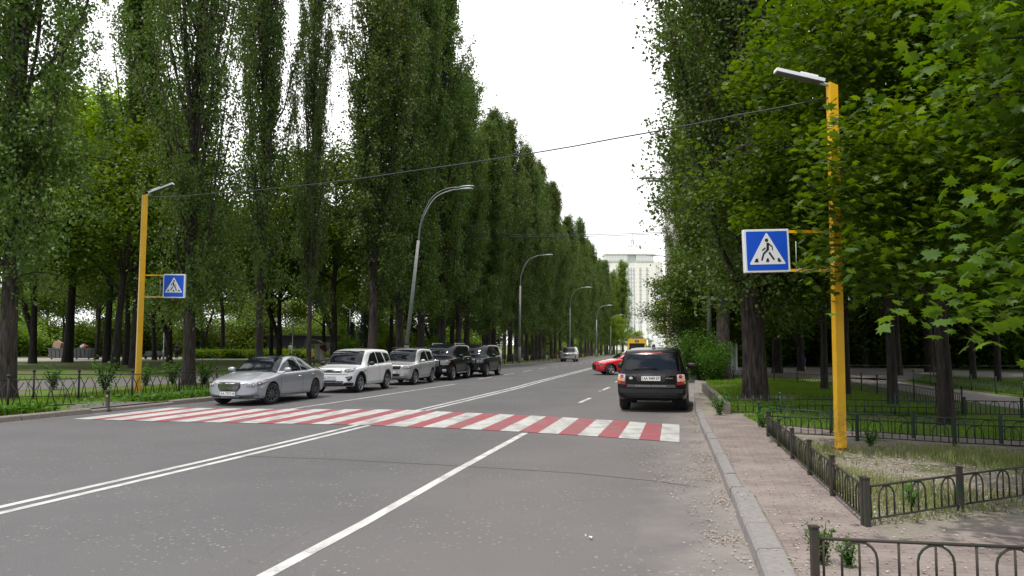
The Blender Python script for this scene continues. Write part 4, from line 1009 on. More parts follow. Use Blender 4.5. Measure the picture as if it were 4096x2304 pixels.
# ---- generic SUV front/rear helpers
def ex_suv_white(D, side, root, body, tree, S):
    front_glass(S, tree, body, 1.12, 1.82, .76, .66)
    top_glass(tree, [(-.58, -2.02), (.58, -2.02), (.62, -2.21), (-.62, -2.21)], GLASS, 'rear_window', body, 0)
    D(rpoly(mask([(.50, .915), (.47, .80)]), .02), BLK, 'grille', off=.008, step=.05)
    for i in range(3): z = .82 + i * .03; D([(-.47, z), (.47, z), (.47, z + .011), (-.47, z + .011)], CHROME, 'grille_bar', off=.016, step=.06)
    lampset(D, [(.52, .915), (.80, .955), (.90, .985), (.90, .93), (.82, .83), (.66, .80), (.52, .82)], 16, body, True, eyes=((.62, .865, .045), (.75, .88, .048)))
    D([(-.72, .735), (.72, .735), (.70, .72), (-.70, .72)], SEAM, 'bumper_line', off=.006, step=.06)
    D(rpoly(mask([(.56, .475), (.48, .36)]), .02), BLK, 'air_intake', off=.008, step=.05)
    D(mask([(.50, .35), (.62, .42), (.93, .40), (.93, .22), (.50, .20)]), BLK, 'lower_bumper', off=.012, step=.06)
    for q in (-1, 1):
        D(rpoly([(q * .60, .63), (q * .84, .66), (q * .84, .58), (q * .76, .47), (q * .70, .47), (q * .68, .56)], .02), BLK, 'fog_lamp_housing', off=.010, step=.04)
        D([(q * .64, .60), (q * .80, .62), (q * .80, .59), (q * .65, .57)], CLEAR, 'fog_lamp', off=.016, step=.04)
    hit = tree.ray_cast(Vector((0, 5, .58)), Vector((0, -1, 0)))[0]; plate(root, 'AA 2772 PC', (0, hit.y + .03, .585), 180)
    t = text_obj('DISCOVERY', .075, CHROME, body, 'bonnet_lettering', .002, .001, sx=1.9); t.location = (0, 2.04, .985); t.rotation_euler = (R(38), 0, R(180))
    t.rotation_euler = (R(25), 0, R(180)); hit = tree.ray_cast(Vector((0, S['L'] / 2 - .22, 3)), Vector((0, 0, -1)))
    t.location = hit[0] + Vector((0, 0, .02))
    side([(1.16, .88), (1.28, .89), (1.26, .80), (1.2, .80)], BLK, 'side_vent', off=.008)
    side([(.3, .33), (4.4, .33), (4.4, .22), (.3, .22)], BLK, 'sill_cladding', off=.008, step=.08)
    for wy in [S['L'] / 2 - a for a in S['axles']]: D(ring_poly(wy, S['wr'], S['ra'], S['ra'] + .06, .32), BLK, 'arch_trim', 90, mirror=True, off=.012, step=.06)
def suv_profile(L, H, hood=.98, belt=1.05, cowl=1.15, roof0=1.95, rear=4.3, nose=.80, bot=.27, tail=None, rake=.10):
    return dict(top=[(0, nose), (.07, nose + .09), (.25, hood - .03), (cowl - .1, hood + .06), (cowl + .02, hood + .09), ((cowl + roof0) / 2, (hood + .1 + H) / 2 + .09), (roof0, H - .05), (roof0 + .7, H), (rear - .6, H - .02), (rear, H - .07), (L - .22, H - .22), (L - .10, H - .55), (L - .03, belt), (L, belt - .14)],
        belt=[(0, nose - .03), (.2, hood - .07), (cowl, hood - .0), (roof0, belt - .03), (rear, belt), (L - .05, belt - .02), (L, belt - .16)],
        bot=[(0, bot + .16), (.2, bot), (.6, bot - .02), (L / 2, bot), (L - .5, bot + .02), (L - .15, bot + .06), (L, bot + .2)])
DIS = dict(L=4.59, W=1.90, paint=WHITEP, wr=.36, ra=.42, axles=(.89, 3.63), ww=.235, spokes=5, **suv_profile(4.59, 1.70, hood=1.0, belt=1.08, nose=.86, bot=.26),
    plan=[(0, .84), (.12, .92), (.5, .985), (1, 1.), (3.6, 1.), (4.3, .955), (4.52, .90), (4.59, .86)], fbow=.26, rbow=.14, rw=.73, mmat=BLK, mbig=1.15,
    side_glass=[[(1.62, 1.10), (2.12, 1.49), (2.50, 1.56), (2.62, 1.56), (2.66, 1.10)], [(2.72, 1.10), (2.68, 1.56), (3.30, 1.545), (3.45, 1.12)], [(3.56, 1.14), (3.44, 1.54), (3.95, 1.50), (4.28, 1.42), (4.22, 1.2)]],
    seams=[(1.42, .4, 1.45, 1.04), (2.70, .38, 2.69, 1.08), (3.35, .75, 3.52, 1.08), (1.42, .4, 3.1, .37)], handles=[(2.5, .97), (3.35, .99)], mirror=(1.62, 1.06), extra=ex_suv_white)
def ex_small(D, side, root, body, tree, S):
    front_glass(S, tree, body, 1.02, 1.68, .72, .62)
    D(rpoly(mask([(.44, .90), (.38, .74)]), .03), BLK, 'grille', off=.008, step=.05)
    D([(-.05, .86), (.06, .855), (.0, .82), (.055, .785), (-.06, .79), (.0, .825)], CHROME, 'emblem', off=.018, step=.03)
    lampset(D, [(.47, .90), (.80, .92), (.86, .88), (.80, .76), (.66, .73), (.42, .75)], 14, body, eyes=((.58, .82, .05), (.70, .83, .05)))
    D(rpoly(mask([(.40, .53), (.36, .42)]), .02), BLK, 'air_intake', off=.008, step=.05)
    for q in (-1, 1): D(ellipse(q * .62, .50, .065, .06), BLK, 'fog_lamp_housing', off=.010, step=.03); D(ellipse(q * .62, .50, .045, .042), CLEAR, 'fog_lamp', off=.016, step=.03)
    D(mask([(.80, .33), (.74, .24)]), BLK, 'lower_bumper', off=.010, step=.06)
    hit = tree.ray_cast(Vector((0, 5, .60)), Vector((0, -1, 0)))[0]; plate(root, 'AA 5721 CI', (0, hit.y + .03, .605), 180)
    for q in (-1, 1):
        mb = MB(); mb.tube([(q * .56, .55, 1.66), (q * .56, .45, 1.72), (q * .56, -1.3, 1.72), (q * .56, -1.42, 1.65)], .016, 6); mb.build('roof_rail', BLK, body)
SMA = dict(L=4.06, W=1.81, paint=SILVER2, wr=.35, ra=.41, axles=(.80, 3.24), ww=.225, spokes=5, **suv_profile(4.06, 1.69, hood=.98, belt=1.06, cowl=1.02, roof0=1.8, rear=3.75, nose=.85, bot=.27),
    plan=[(0, .84), (.12, .91), (.5, .97), (1, 1.), (3.2, 1.), (3.8, .95), (4.0, .90), (4.06, .86)], fbow=.22, rbow=.13, rw=.74,
    side_glass=[[(1.50, 1.08), (1.95, 1.46), (2.35, 1.55), (2.50, 1.55), (2.62, 1.08)], [(2.78, 1.12), (2.66, 1.54), (3.35, 1.51), (3.60, 1.16)]],
    seams=[(1.30, .42, 1.33, 1.03), (2.68, .42, 2.70, 1.07), (1.32, .42, 2.68, .42)], handles=[(2.50, .93)], mirror=(1.50, 1.04), extra=ex_small)
def ex_cruiser(D, side, root, body, tree, S):
    front_glass(S, tree, body, 1.2, 1.9, .78, .68)
    D(rpoly(mask([(.42, 1.05), (.42, .76)]), .03), ALLOY, 'grille', off=.010, step=.05)
    for i in range(4): z = .79 + i * .066; D([(-.40, z), (.40, z), (.40, z + .03), (-.40, z + .03)], BLK, 'grille_slot', off=.018, step=.06)
    lampset(D, [(.46, 1.04), (.84, 1.05), (.92, .99), (.88, .84), (.62, .81), (.46, .84)], 12, body, eyes=((.58, .93, .06), (.75, .94, .055)))
    D([(.84, 1.03), (.93, 1.02), (.93, .95), (.88, .95)], AMBER, 'turn_signal', 20, off=.016, step=.03, mirror=True)
    for q in (-1, 1): D(rpoly([(q * .60, .60), (q * .80, .61), (q * .80, .47), (q * .62, .46)], .02), CLEAR, 'fog_lamp', off=.012, step=.04)
    hit = tree.ray_cast(Vector((0, 5, .60)), Vector((0, -1, 0)))[0]
    o = plate(root, S['pl'], (-.06 if S['pl'] == 'IK' else 0, hit.y + .04, .60), 180, .40 if S['pl'] == 'IK' else .52)
    for q in (-1, 1):
        mb = MB(); mb.tube([(q * .64, .30, S['H'] - .05), (q * .64, .20, S['H'] + .03), (q * .64, -1.5, S['H'] + .03), (q * .64, -1.62, S['H'] - .05)], .022, 6); mb.build('roof_rail', ALLOY, body)
    side([(1.5, .42), (3.3, .42), (3.3, .37), (1.5, .37)], CHROME, 'side_step', off=.05, step=.1)
CRU = dict(L=4.95, W=1.97, H=1.88, pl='IK', paint=BLACKP, wr=.39, ra=.455, axles=(.93, 3.78), ww=.27, spokes=5, **suv_profile(4.95, 1.88, hood=1.14, belt=1.22, cowl=1.25, roof0=2.0, rear=4.6, nose=1.02, bot=.33),
    plan=[(0, .86), (.12, .92), (.5, .98), (1, 1.), (4, 1.), (4.6, .96), (4.9, .90), (4.95, .88)], fbow=.22, rbow=.1, rw=.78, mbig=1.3,
    side_glass=[[(1.80, 1.25), (2.20, 1.65), (2.55, 1.73), (2.75, 1.73), (2.80, 1.25)], [(2.88, 1.25), (2.82, 1.73), (3.55, 1.72), (3.72, 1.26)], [(3.82, 1.27), (3.68, 1.72), (4.35, 1.68), (4.62, 1.35)]],
    seams=[(1.55, .5, 1.58, 1.18), (2.85, .48, 2.85, 1.22), (3.6, .85, 3.78, 1.22), (1.55, .5, 3.35, .48)], handles=[(2.65, 1.08), (3.6, 1.09)], mirror=(1.75, 1.2), extra=ex_cruiser, hmat=CHROME)
def ex_rr(D, side, root, body, tree, S):
    front_glass(S, tree, body, 1.22, 1.85, .80, .70)
    D(rpoly(mask([(.42, 1.02), (.40, .80)]), .02), ALLOY, 'grille', off=.010, step=.05)
    for i in range(3): z = .815 + i * .066; D([(-.39, z), (.39, z), (.39, z + .038), (-.39, z + .038)], BLK, 'grille_slot', off=.018, step=.06)
    lampset(D, [(.45, 1.01), (.86, 1.02), (.92, .98), (.90, .82), (.45, .81)], 10, body, True, eyes=((.57, .91, .07), (.75, .91, .06)))
    D([(-.72, .46), (.30, .46), (.30, .43), (-.72, .43)], CHROME, 'bumper_trim', off=.012, step=.06)
    for q in (-1, 1): D(ellipse(q * .66, .50, .055, .055), LAMPG, 'fog_lamp', off=.014, step=.03)
    hit = tree.ray_cast(Vector((0, 5, .60)), Vector((0, -1, 0)))[0]
    mb = MB(); mb.box((0, 0, 0), (.52, .02, .11)); o = mb.build('number_plate', mat('plate_red', (.6, .06, .05), .5), root); o.location = (0, hit.y + .03, .60)
    t = text_obj('RANGE ROVER', .06, CHROME, body, 'bonnet_lettering', .002, .001, sx=1.9); hit = tree.ray_cast(Vector((0, S['L'] / 2 - .2, 3)), Vector((0, 0, -1))); t.location = hit[0] + Vector((0, 0, .02)); t.rotation_euler = (R(25), 0, R(180))
    side([(1.35, .80), (3.4, .80), (3.4, .785), (1.35, .785)], CHROME, 'side_trim', off=.008, step=.1)
RRV = dict(L=4.97, W=1.98, H=1.86, paint=BLACKP, wr=.39, ra=.45, axles=(.88, 3.76), ww=.26, spokes=10, **suv_profile(4.97, 1.86, hood=1.12, belt=1.18, cowl=1.24, roof0=1.9, rear=4.65, nose=1.0, bot=.30),
    plan=[(0, .88), (.12, .93), (.5, .98), (1, 1.), (4, 1.), (4.6, .96), (4.9, .90), (4.97, .88)], fbow=.20, rbow=.1, rw=.77, mbig=1.3,
    side_glass=[[(1.72, 1.20), (2.10, 1.62), (2.45, 1.71), (2.72, 1.71), (2.76, 1.20)], [(2.84, 1.20), (2.80, 1.71), (3.50, 1.70), (3.66, 1.21)], [(3.78, 1.22), (3.62, 1.70), (4.40, 1.66), (4.62, 1.28)]],
    seams=[(1.5, .45, 1.52, 1.14), (2.80, .45, 2.80, 1.18), (3.55, .85, 3.74, 1.18), (1.5, .45, 3.35, .45)], handles=[(2.6, 1.04), (3.55, 1.05)], mirror=(1.7, 1.16), extra=ex_rr)

hd = lambda Y: (lambda a: Vector((a, 1, 0)).normalized())((cx(Y + 1) - cx(Y - 1)) / 2)
def parked(S, near_front, Yc, label, yaw=None, **k):
    """car facing the camera: near_front = ground point of its road-side front wheel"""
    d = -hd(Yc) if yaw is None else Vector((yaw, -1, 0)).normalized(); left = Vector((-d.y, d.x, 0))        # nose direction, car's left-hand side
    ax = S['L'] / 2 - S['axles'][0]; half = S['W'] / 2 - .12
    # the road-side wheels (towards +X) are on the car's left when it faces the camera
    c = Vector(near_front) - d * ax - left * half * (1 if left.x > 0 else -1); c.z = zg(c.y)
    return make_car(S, c, d, label, 'cars parked along the left kerb', **k)
parked(SAL, (-7.62, 25.35, 0), 27, 'silver saloon with a dark glass roof, front wheels turned, first car after the crossing').scale = (1.04, 1.04, 1.04)
parked(DIS, (-6.0, 31.5, 0), 33, 'white sport utility car with black mirrors parked behind the silver saloon')
parked(SMA, (-4.56, 37.3, 0), 38, 'small silver-grey off-roader between the white car and the black ones')
parked(CRU, (-3.13, 41.9, 0), 43, 'black off-roader with chrome grille and roof rails parked behind the small silver one')
parked(RRV, (-1.5, 46.4, 0), 48, 'last car of the left row, glossy black boxy off-roader with a red plate')
PRA = dict(CRU); PRA.update(L=4.78, W=1.885, H=1.85, paint=paint('silver_offroad_paint', (.45, .46, .48), .5, .3), pl='AA 0117', axles=(.9, 3.69), **suv_profile(4.78, 1.85, hood=1.12, belt=1.18, cowl=1.2, roof0=1.95, rear=4.45, nose=1.0, bot=.33))
def ex_prado(D, side, root, body, tree, S):
    ex_cruiser(D, side, root, body, tree, S)
    for i in range(6): x = -.35 + i * .14; D([(x - .018, .78), (x + .018, .78), (x + .018, 1.03), (x - .018, 1.03)], CHROME, 'grille_bar', off=.026, step=.05)
PRA['extra'] = ex_prado; PRA['plan'] = [(0, .86), (.12, .92), (.5, .98), (1, 1.), (3.9, 1.), (4.5, .96), (4.73, .90), (4.78, .88)]
make_car(PRA, (7.3, 101.5, zg(101.5)), -hd(101), 'silver off-roader driving towards the viewer on the left side of the road', None, name='moving_car')
# ---- red saloon turning across the road
def ex_red(D, side, root, body, tree, S):
    front_glass(S, tree, body, 1.22, 2.0, .70, .56)
    top_glass(tree, [(-.52, -1.15), (.52, -1.15), (.58, -1.75), (-.58, -1.75)], GLASS, 'rear_window', body, 0)
    D(rpoly(mask([(.40, .64), (.55, .40), (.45, .30)]), .04), BLK, 'grille', off=.008, step=.05)
    lampset(D, [(.50, .62), (.70, .70), (.86, .73), (.88, .68), (.80, .62), (.60, .58)], 16, body, True, eyes=((.70, .65, .035),))
    side([(.7, .24), (3.9, .24), (3.9, .21), (.7, .21)], BLK, 'sill_trim', off=.01, step=.1)
REDC = dict(SAL); REDC.update(L=4.67, W=1.81, paint=REDP, steer=22, spokes=5, rim=ALLOY, extra=ex_red, mmat=BLK, chrome_line=None, hmat=REDP, wr=.335, ra=.38, axles=(.92, 3.72))
REDC['top'] = [(a * .962, b) for a, b in SAL['top']]; REDC['belt'] = [(a * .962, b) for a, b in SAL['belt']]; REDC['bot'] = [(a * .962, b) for a, b in SAL['bot']]; REDC['plan'] = [(a * .962, b) for a, b in SAL['plan']]
h_ = Vector((-1, -.12, 0)).normalized(); make_car(REDC, Vector((5.9, 49.0, 0)) - h_ * (4.67 / 2 - .92) + Vector((0, .75, 0)), h_, 'red saloon pulling out across the road, partly hidden by the big black car', None, name='moving_car')
# ---- large dark car seen from behind
def ex_back(D, side, root, body, tree, S):
    front_glass(S, tree, body, 1.22, 1.85, .80, .70); H = S['H']
    # rear view: angle 180, a axis points to -x, so keep symmetric shapes
    D(rpoly(mask([(.63, 1.60), (.70, 1.22), (.70, 1.175)]), .05), GLASS, 'rear_window', 180, off=.008, step=.05)
    D([(-.30, 1.665), (.30, 1.665), (.30, 1.645), (-.30, 1.645)], TAILR, 'brake_light', 180, off=.012, step=.05)
    D([(-.80, 1.12), (.80, 1.12), (.80, 1.112), (-.80, 1.112)], SEAM, 'tailgate_gap', 180, off=.005, step=.06)
    for q in (-1, 1): D([(q * .735, 1.60), (q * .745, 1.60), (q * .80, 1.12), (q * .79, 1.12)], SEAM, 'tailgate_gap', 180, off=.005, step=.08)
    mb = MB(); mb.tube([(.02, 0, 0), (-.30, .01, .012), (-.66, 0, -.01)], [.018, .012, .007], 6); o = mb.build('rear_wiper', BLK, body)
    h = tree.ray_cast(Vector((0, -6, 1.215)), Vector((0, 1, 0)))[0]; o.location = (.14, h.y - .03, 1.215)
    for q in (-1, 1):
        P = [(q * .70, 1.06), (q * .90, 1.07), (q * .93, .80), (q * .70, .76)]
        D(rpoly(P, .025), TAILR, 'tail_light', 180, off=.014, step=.04)
        D(rpoly([(q * .71, 1.045), (q * .90, 1.055), (q * .915, .89), (q * .71, .86)], .02), CLEAR, 'tail_light_glass', 180, off=.019, step=.04)
        D(ellipse(q * .80, .995, .05, .045), TAILR, 'lamp_lens', 180, off=.024, step=.03); D(ellipse(q * .765, .905, .042, .048), CLEAR, 'lamp_lens', 180, off=.026, step=.03)
        D(rpoly([(q * .81, .95), (q * .90, .955), (q * .90, .87), (q * .81, .865)], .02), AMBER, 'lamp_lens', 180, off=.024, step=.03)
    hy = tree.ray_cast(Vector((0, -6, .95)), Vector((0, 1, 0)))[0].y
    D(rpoly(mask([(.40, 1.04), (.38, .86)]), .03), SEAM, 'plate_recess', 180, off=.006, step=.05)
    plate(root, 'AA 9449 KP', (0.0, hy - .035, .945), 0, .52, .125)
    D(mask([(.66, .775), (.66, .70)]), mat('grey_trim', (.10, .10, .10), .4, .6), 'tailgate_trim', 180, off=.016, step=.06)
    t = text_obj('RANGE ROVER', .055, CHROME, body, 'tailgate_lettering', .002, .001, sx=2.3); t.location = (0, tree.ray_cast(Vector((0, -6, .737)), Vector((0, 1, 0)))[0].y - .024, .737); t.rotation_euler = (R(90), 0, 0)
    t = text_obj('SPORT', .032, CHROME, body, 'badge_lettering', .002, .001, sx=2.0); t.location = (.50, tree.ray_cast(Vector((.5, -6, .95)), Vector((0, 1, 0)))[0].y - .02, .95); t.rotation_euler = (R(90), 0, 0)
    D(ellipse(.55, .95, .055, .034), mat('badge_green', (.45, .5, .42), .4), 'emblem', 180, off=.014, step=.03)
    D(mask([(.90, .66), (.86, .56), (.84, .54)]), BLK, 'bumper_line', 180, off=.004, step=.06)
    for z in (.58, .50): D([(-.72, z), (.72, z), (.72, z + .012), (-.72, z + .012)], SEAM, 'bumper_line', 180, off=.008, step=.06)
    D(mask([(.70, .43), (.62, .30)]), BLK, 'lower_bumper', 180, off=.006, step=.05)
    mb = MB(); mb.lathe([(.0, .09), (.03, .085), (.045, .05), (.05, 0)], 12); o = mb.build('roof_antenna', BLK, body); o.location = (.04, -1.55, 1.80)
    for q in (-1, 1):
        mb = MB(); mb.tube([(q * .64, .5, 1.76), (q * .64, .4, 1.81), (q * .64, -1.6, 1.80), (q * .64, -1.72, 1.75)], .015, 6); mb.build('roof_rail', BLK, body)
RRS = dict(RRV); RRS.update(L=4.79, W=1.95, H=1.80, paint=BLACKM, wr=.38, ra=.44, axles=(.9, 3.64), ww=.28, extra=ex_back, **suv_profile(4.79, 1.79, hood=1.08, belt=1.14, cowl=1.22, roof0=1.9, rear=4.3, nose=.98, bot=.30))
RRS['top'] = RRS['top'][:8] + [(3.9, 1.775), (4.35, 1.735), (4.52, 1.66), (4.62, 1.45), (4.70, 1.16), (4.79, .98)]
RRS['plan'] = [(0, .88), (.12, .93), (.5, .98), (1, 1.), (4, 1.), (4.5, .98), (4.7, .955), (4.79, .94)]; RRS['rbow'] = .12; RRS['rw'] = .755; RRS['mmat'] = BLK; RRS['bot'] = [(0, .46), (.2, .3), (2.4, .3), (4.2, .32), (4.6, .34), (4.79, .42)]
RRS['side_glass'] = [[(1.72, 1.16), (2.10, 1.56), (2.45, 1.65), (2.72, 1.65), (2.76, 1.16)], [(2.84, 1.16), (2.80, 1.65), (3.40, 1.64), (3.56, 1.17)], [(3.68, 1.18), (3.52, 1.64), (4.1, 1.60), (4.35, 1.24)]]
d_ = hd(24); c_ = Vector((4.10, 23.35, 0)) + d_ * (RRS['L'] / 2 - (RRS['L'] - 3.64)); make_car(RRS, c_, d_, 'large dark off-roader parked at the right kerb, seen from behind', None)
# ---- small distant traffic
GREYC = dict(SAL); GREYC.update(paint=paint('pale_grey_paint', (.4, .42, .45), .4, .3), steer=0, extra=ex_red, chrome_line=None)
make_car(GREYC, (.148 * 78, 78, zg(78)), hd(78), 'pale grey car just ahead of the red saloon', None, name='moving_car')
VAN = dict(DIS); VAN.update(L=5.3, W=2.0, paint=WHITEP, axles=(.95, 4.2), side_glass=[[(1.2, 1.25), (1.6, 1.75), (2.2, 1.80), (2.2, 1.25)]], seams=[(2.3, .5, 2.3, 1.8)], handles=[(2.1, 1.1)], mirror=(1.15, 1.3))
VAN['top'] = [(0, .95), (.1, 1.05), (.6, 1.2), (.9, 1.32), (1.5, 1.95), (1.9, 2.15), (5.0, 2.2), (5.2, 2.1), (5.3, 1.7)]; VAN['belt'] = [(0, .9), (.8, 1.1), (2, 1.2), (5.3, 1.2)]; VAN['bot'] = [(0, .4), (.3, .3), (5, .3), (5.3, .4)]; VAN['plan'] = [(0, .85), (.2, .95), (.7, 1), (5, 1), (5.3, .97)]; VAN['rw'] = .86; VAN['H'] = 2.2
def ex_van(D, side, root, body, tree, S):
    front_glass(S, tree, body, .95, 1.6, .8, .72)
    for q in (-1, 1): D(rpoly([(q * .06, 1.95), (q * .80, 1.93), (q * .84, 1.3), (q * .06, 1.3)], .04), GLASS, 'rear_window', 180, off=.01, step=.08); D(rpoly([(q * .86, 1.25), (q * .96, 1.25), (q * .96, .8), (q * .86, .8)], .02), TAILR, 'tail_light', 180, off=.01, step=.06)
VAN['extra'] = ex_van
Y_ = 205; make_car(VAN, (.1787 * Y_ + 1.2, Y_, zg(Y_)), hd(Y_), 'white van driving away beyond the bus', None, cat='van', name='delivery_van')
for i, (q, Y, col, lb) in enumerate([(.187, 190, (.45, .03, .03), 'small dark red car to the right of the white van in the distance'), (.1735, 230, (.7, .7, .7), 'tiny white car left of the distant white van')]):
    G_ = dict(GREYC); G_.update(paint=paint(f'distant_car_paint_{i}', col, 0, .3)); make_car(G_, (q * Y + 1, Y, zg(Y)), hd(Y), lb, None, name='moving_car')
for i, (u, v, col, lb) in enumerate([(2962, 1446, (.18, .25, .38), 'blue-grey car in the yard behind the billboard mast'), (2985, 1452, (.03, .03, .035), 'dark car peeping out left of the big poplar trunk'), (3290, 1425, (.6, .6, .6), 'white car deep between the dark trunks on the right')]):
    G_ = dict(DIS if i == 1 else GREYC); G_.update(paint=paint(f'yard_car_paint_{i}', col, 0, .3)); p = PG(u, v + 12); make_car(G_, p, Vector((1, .15, 0)).normalized() if i != 1 else Vector((.3, 1, 0)).normalized(), lb, 'cars in the yard on the right')
# ---- trolleybus
def trolleybus():
    Yb = 112.; root = empty('trolleybus', (.1575 * Yb, Yb, zg(Yb)), -math.atan2(hd(Yb).x, hd(Yb).y), 'yellow trolleybus seen from behind in the far traffic', 'bus')
    YEL = paint('bus_yellow_paint', (.80, .50, .015), 0, .35); L, W_, H = 11.5, 2.55, 3.05; ns = 14; V = []
    sec = rpoly([(-W_ / 2, .35), (W_ / 2, .35), (W_ / 2 * .97, H), (-W_ / 2 * .97, H)], .22, 5); n = len(sec)
    for i, y in enumerate(np.linspace(-L / 2, L / 2, ns)):
        k = 1 - .03 * (i in (0, ns - 1)); V += [(x * k, y, .35 + (z - .35) * (1 - .01 * (i in (0, ns - 1)))) for x, z in sec]
    mb = MB(); mb.add(V, [(i * n + k, i * n + (k + 1) % n, (i + 1) * n + (k + 1) % n, (i + 1) * n + k) for i in range(ns - 1) for k in range(n)], False); mb.f += [tuple(range(n)), tuple((ns - 1) * n + k for k in range(n))]
    b = mb.build('body', YEL, root, fix=True); yb = -L / 2
    def pan(nm, x0, x1, z0, z1, m, dy=.02, par=b):
        q = MB(); q.prism(rpoly([(x0, z0), (x1, z0), (x1, z1), (x0, z1)], .06), 0, .03, Matrix.Translation((0, yb - dy + .03, 0)) @ Matrix.Rotation(R(90), 4, 'X')); return q.build(nm, m, par, fix=True)
    pan('rear_window', -1.0, 1.0, 1.55, 2.42, GLASS); f = pan('route_display', -.24, .24, 2.55, 2.85, BLK); t = text_obj('50', .24, mat('display_lettering', (.6, .6, .55), .6), f, 'route_number', .002, .004); t.location = (0, yb - .03, 2.70); t.rotation_euler = (R(90), 0, 0)
    for q in (-1, 1):
        pan('tail_light', q * 1.12 - .06, q * 1.12 + .06, .9, 1.3, TAILR); pan('marker_lamp', q * 1.08 - .06, q * 1.08 + .06, 2.72, 2.78, BLK)
        for k in range(6):
            mb = MB(); mb.prism(rpoly([(-.72, 0), (.72, 0), (.72, .95), (-.72, .95)], .06), -.01, .012, Matrix.Translation((q * W_ / 2 * .985, -4.6 + k * 1.75, 1.45)) @ Matrix.Rotation(R(90), 4, 'Z') @ Matrix.Rotation(R(90), 4, 'X')); mb.build('side_window', GLASS, b)
        for y in (-3.2, 3.): wheel(root, q * (W_ / 2 - .16), y, .48, .28, q, ALLOY, 6)
    mb = MB(); mb.box((0, -3.6, H + .14), (1.5, 2.6, .28)); mb.build('roof_unit', mat('roof_unit_grey', (.12, .12, .12), .7), b)
    for q in (-1, 1):
        mb = MB(); mb.tube([(q * .25, -1.5, H + .3), (q * .30, -6.3, H + 1.9)], [.04, .02], 6); mb.build('trolley_pole', BLK, root)
    pan('notice', -.17, .10, 1.52, 1.86, mat('cardboard_notice', (.45, .32, .16), .8), dy=.045)
trolleybus()
# ------------------------------------------------------------ yellow masts with crossing signs
def b_yel(n, l, p):
    tcn = n.new('ShaderNodeTexCoord'); P = tcn.outputs['Object']; sx_ = n.new('ShaderNodeSeparateXYZ'); l.new(P, sx_.inputs[0])
    col = mix_(n, l, nz_(n, l, P, 3, 5), (.66, .35, .006), (.86, .47, .006))
    dirt = n.new('ShaderNodeMath'); dirt.operation = 'MULTIPLY'; l.new(mr_(n, l, sx_.outputs['Z'], .9, 0), dirt.inputs[0]); l.new(mr_(n, l, nz_(n, l, P, 11, 6, .7), .42, .62), dirt.inputs[1])
    col = mix_(n, l, dirt.outputs[0], col, (.22, .13, .05)); col = mix_(n, l, mr_(n, l, nz_(n, l, P, 26, 4, .7), .68, .72, 0, .8), col, (.16, .09, .04))
    l.new(col, p.inputs['Base Color']); p.inputs['Roughness'].default_value = .42; bump_(n, l, p, nz_(n, l, P, 60, 3), .1, .004)
YEL = nodemat('yellow_pole_paint', b_yel); GALV = mat('galvanised_steel', (.45, .46, .47), .4, .7, bump=.05, scale=60)
LWHT = mat('lamp_housing_white', (.88, .88, .89), .35); LDRK = mat('lamp_underside', (.09, .085, .09), .4); SWHT = mat('sign_white', (.72, .73, .74), .45); SBLU = mat('sign_blue', (.004, .075, .56), .4); SBLK = mat('sign_black', (.012, .012, .014), .5)
CABLE = mat('cable_rubber', (.03, .03, .032), .6); WIRE = mat('white_wire', (.6, .6, .58), .5); RUST = mat('rust', (.14, .06, .03), .9, bump=.5, scale=50, var=.4)
def stroke(mb, pts, w, z0, z1, M):
    for (a, b) in zip(pts, pts[1:]):
        a, b = Vector(a), Vector(b); d = (b - a).normalized() * w * .32; n = Vector((-d.y, d.x)).normalized() * w / 2
        mb.prism([tuple(a - d - n), tuple(b + d - n), tuple(b + d + n), tuple(a - d + n)], z0, z1, M)
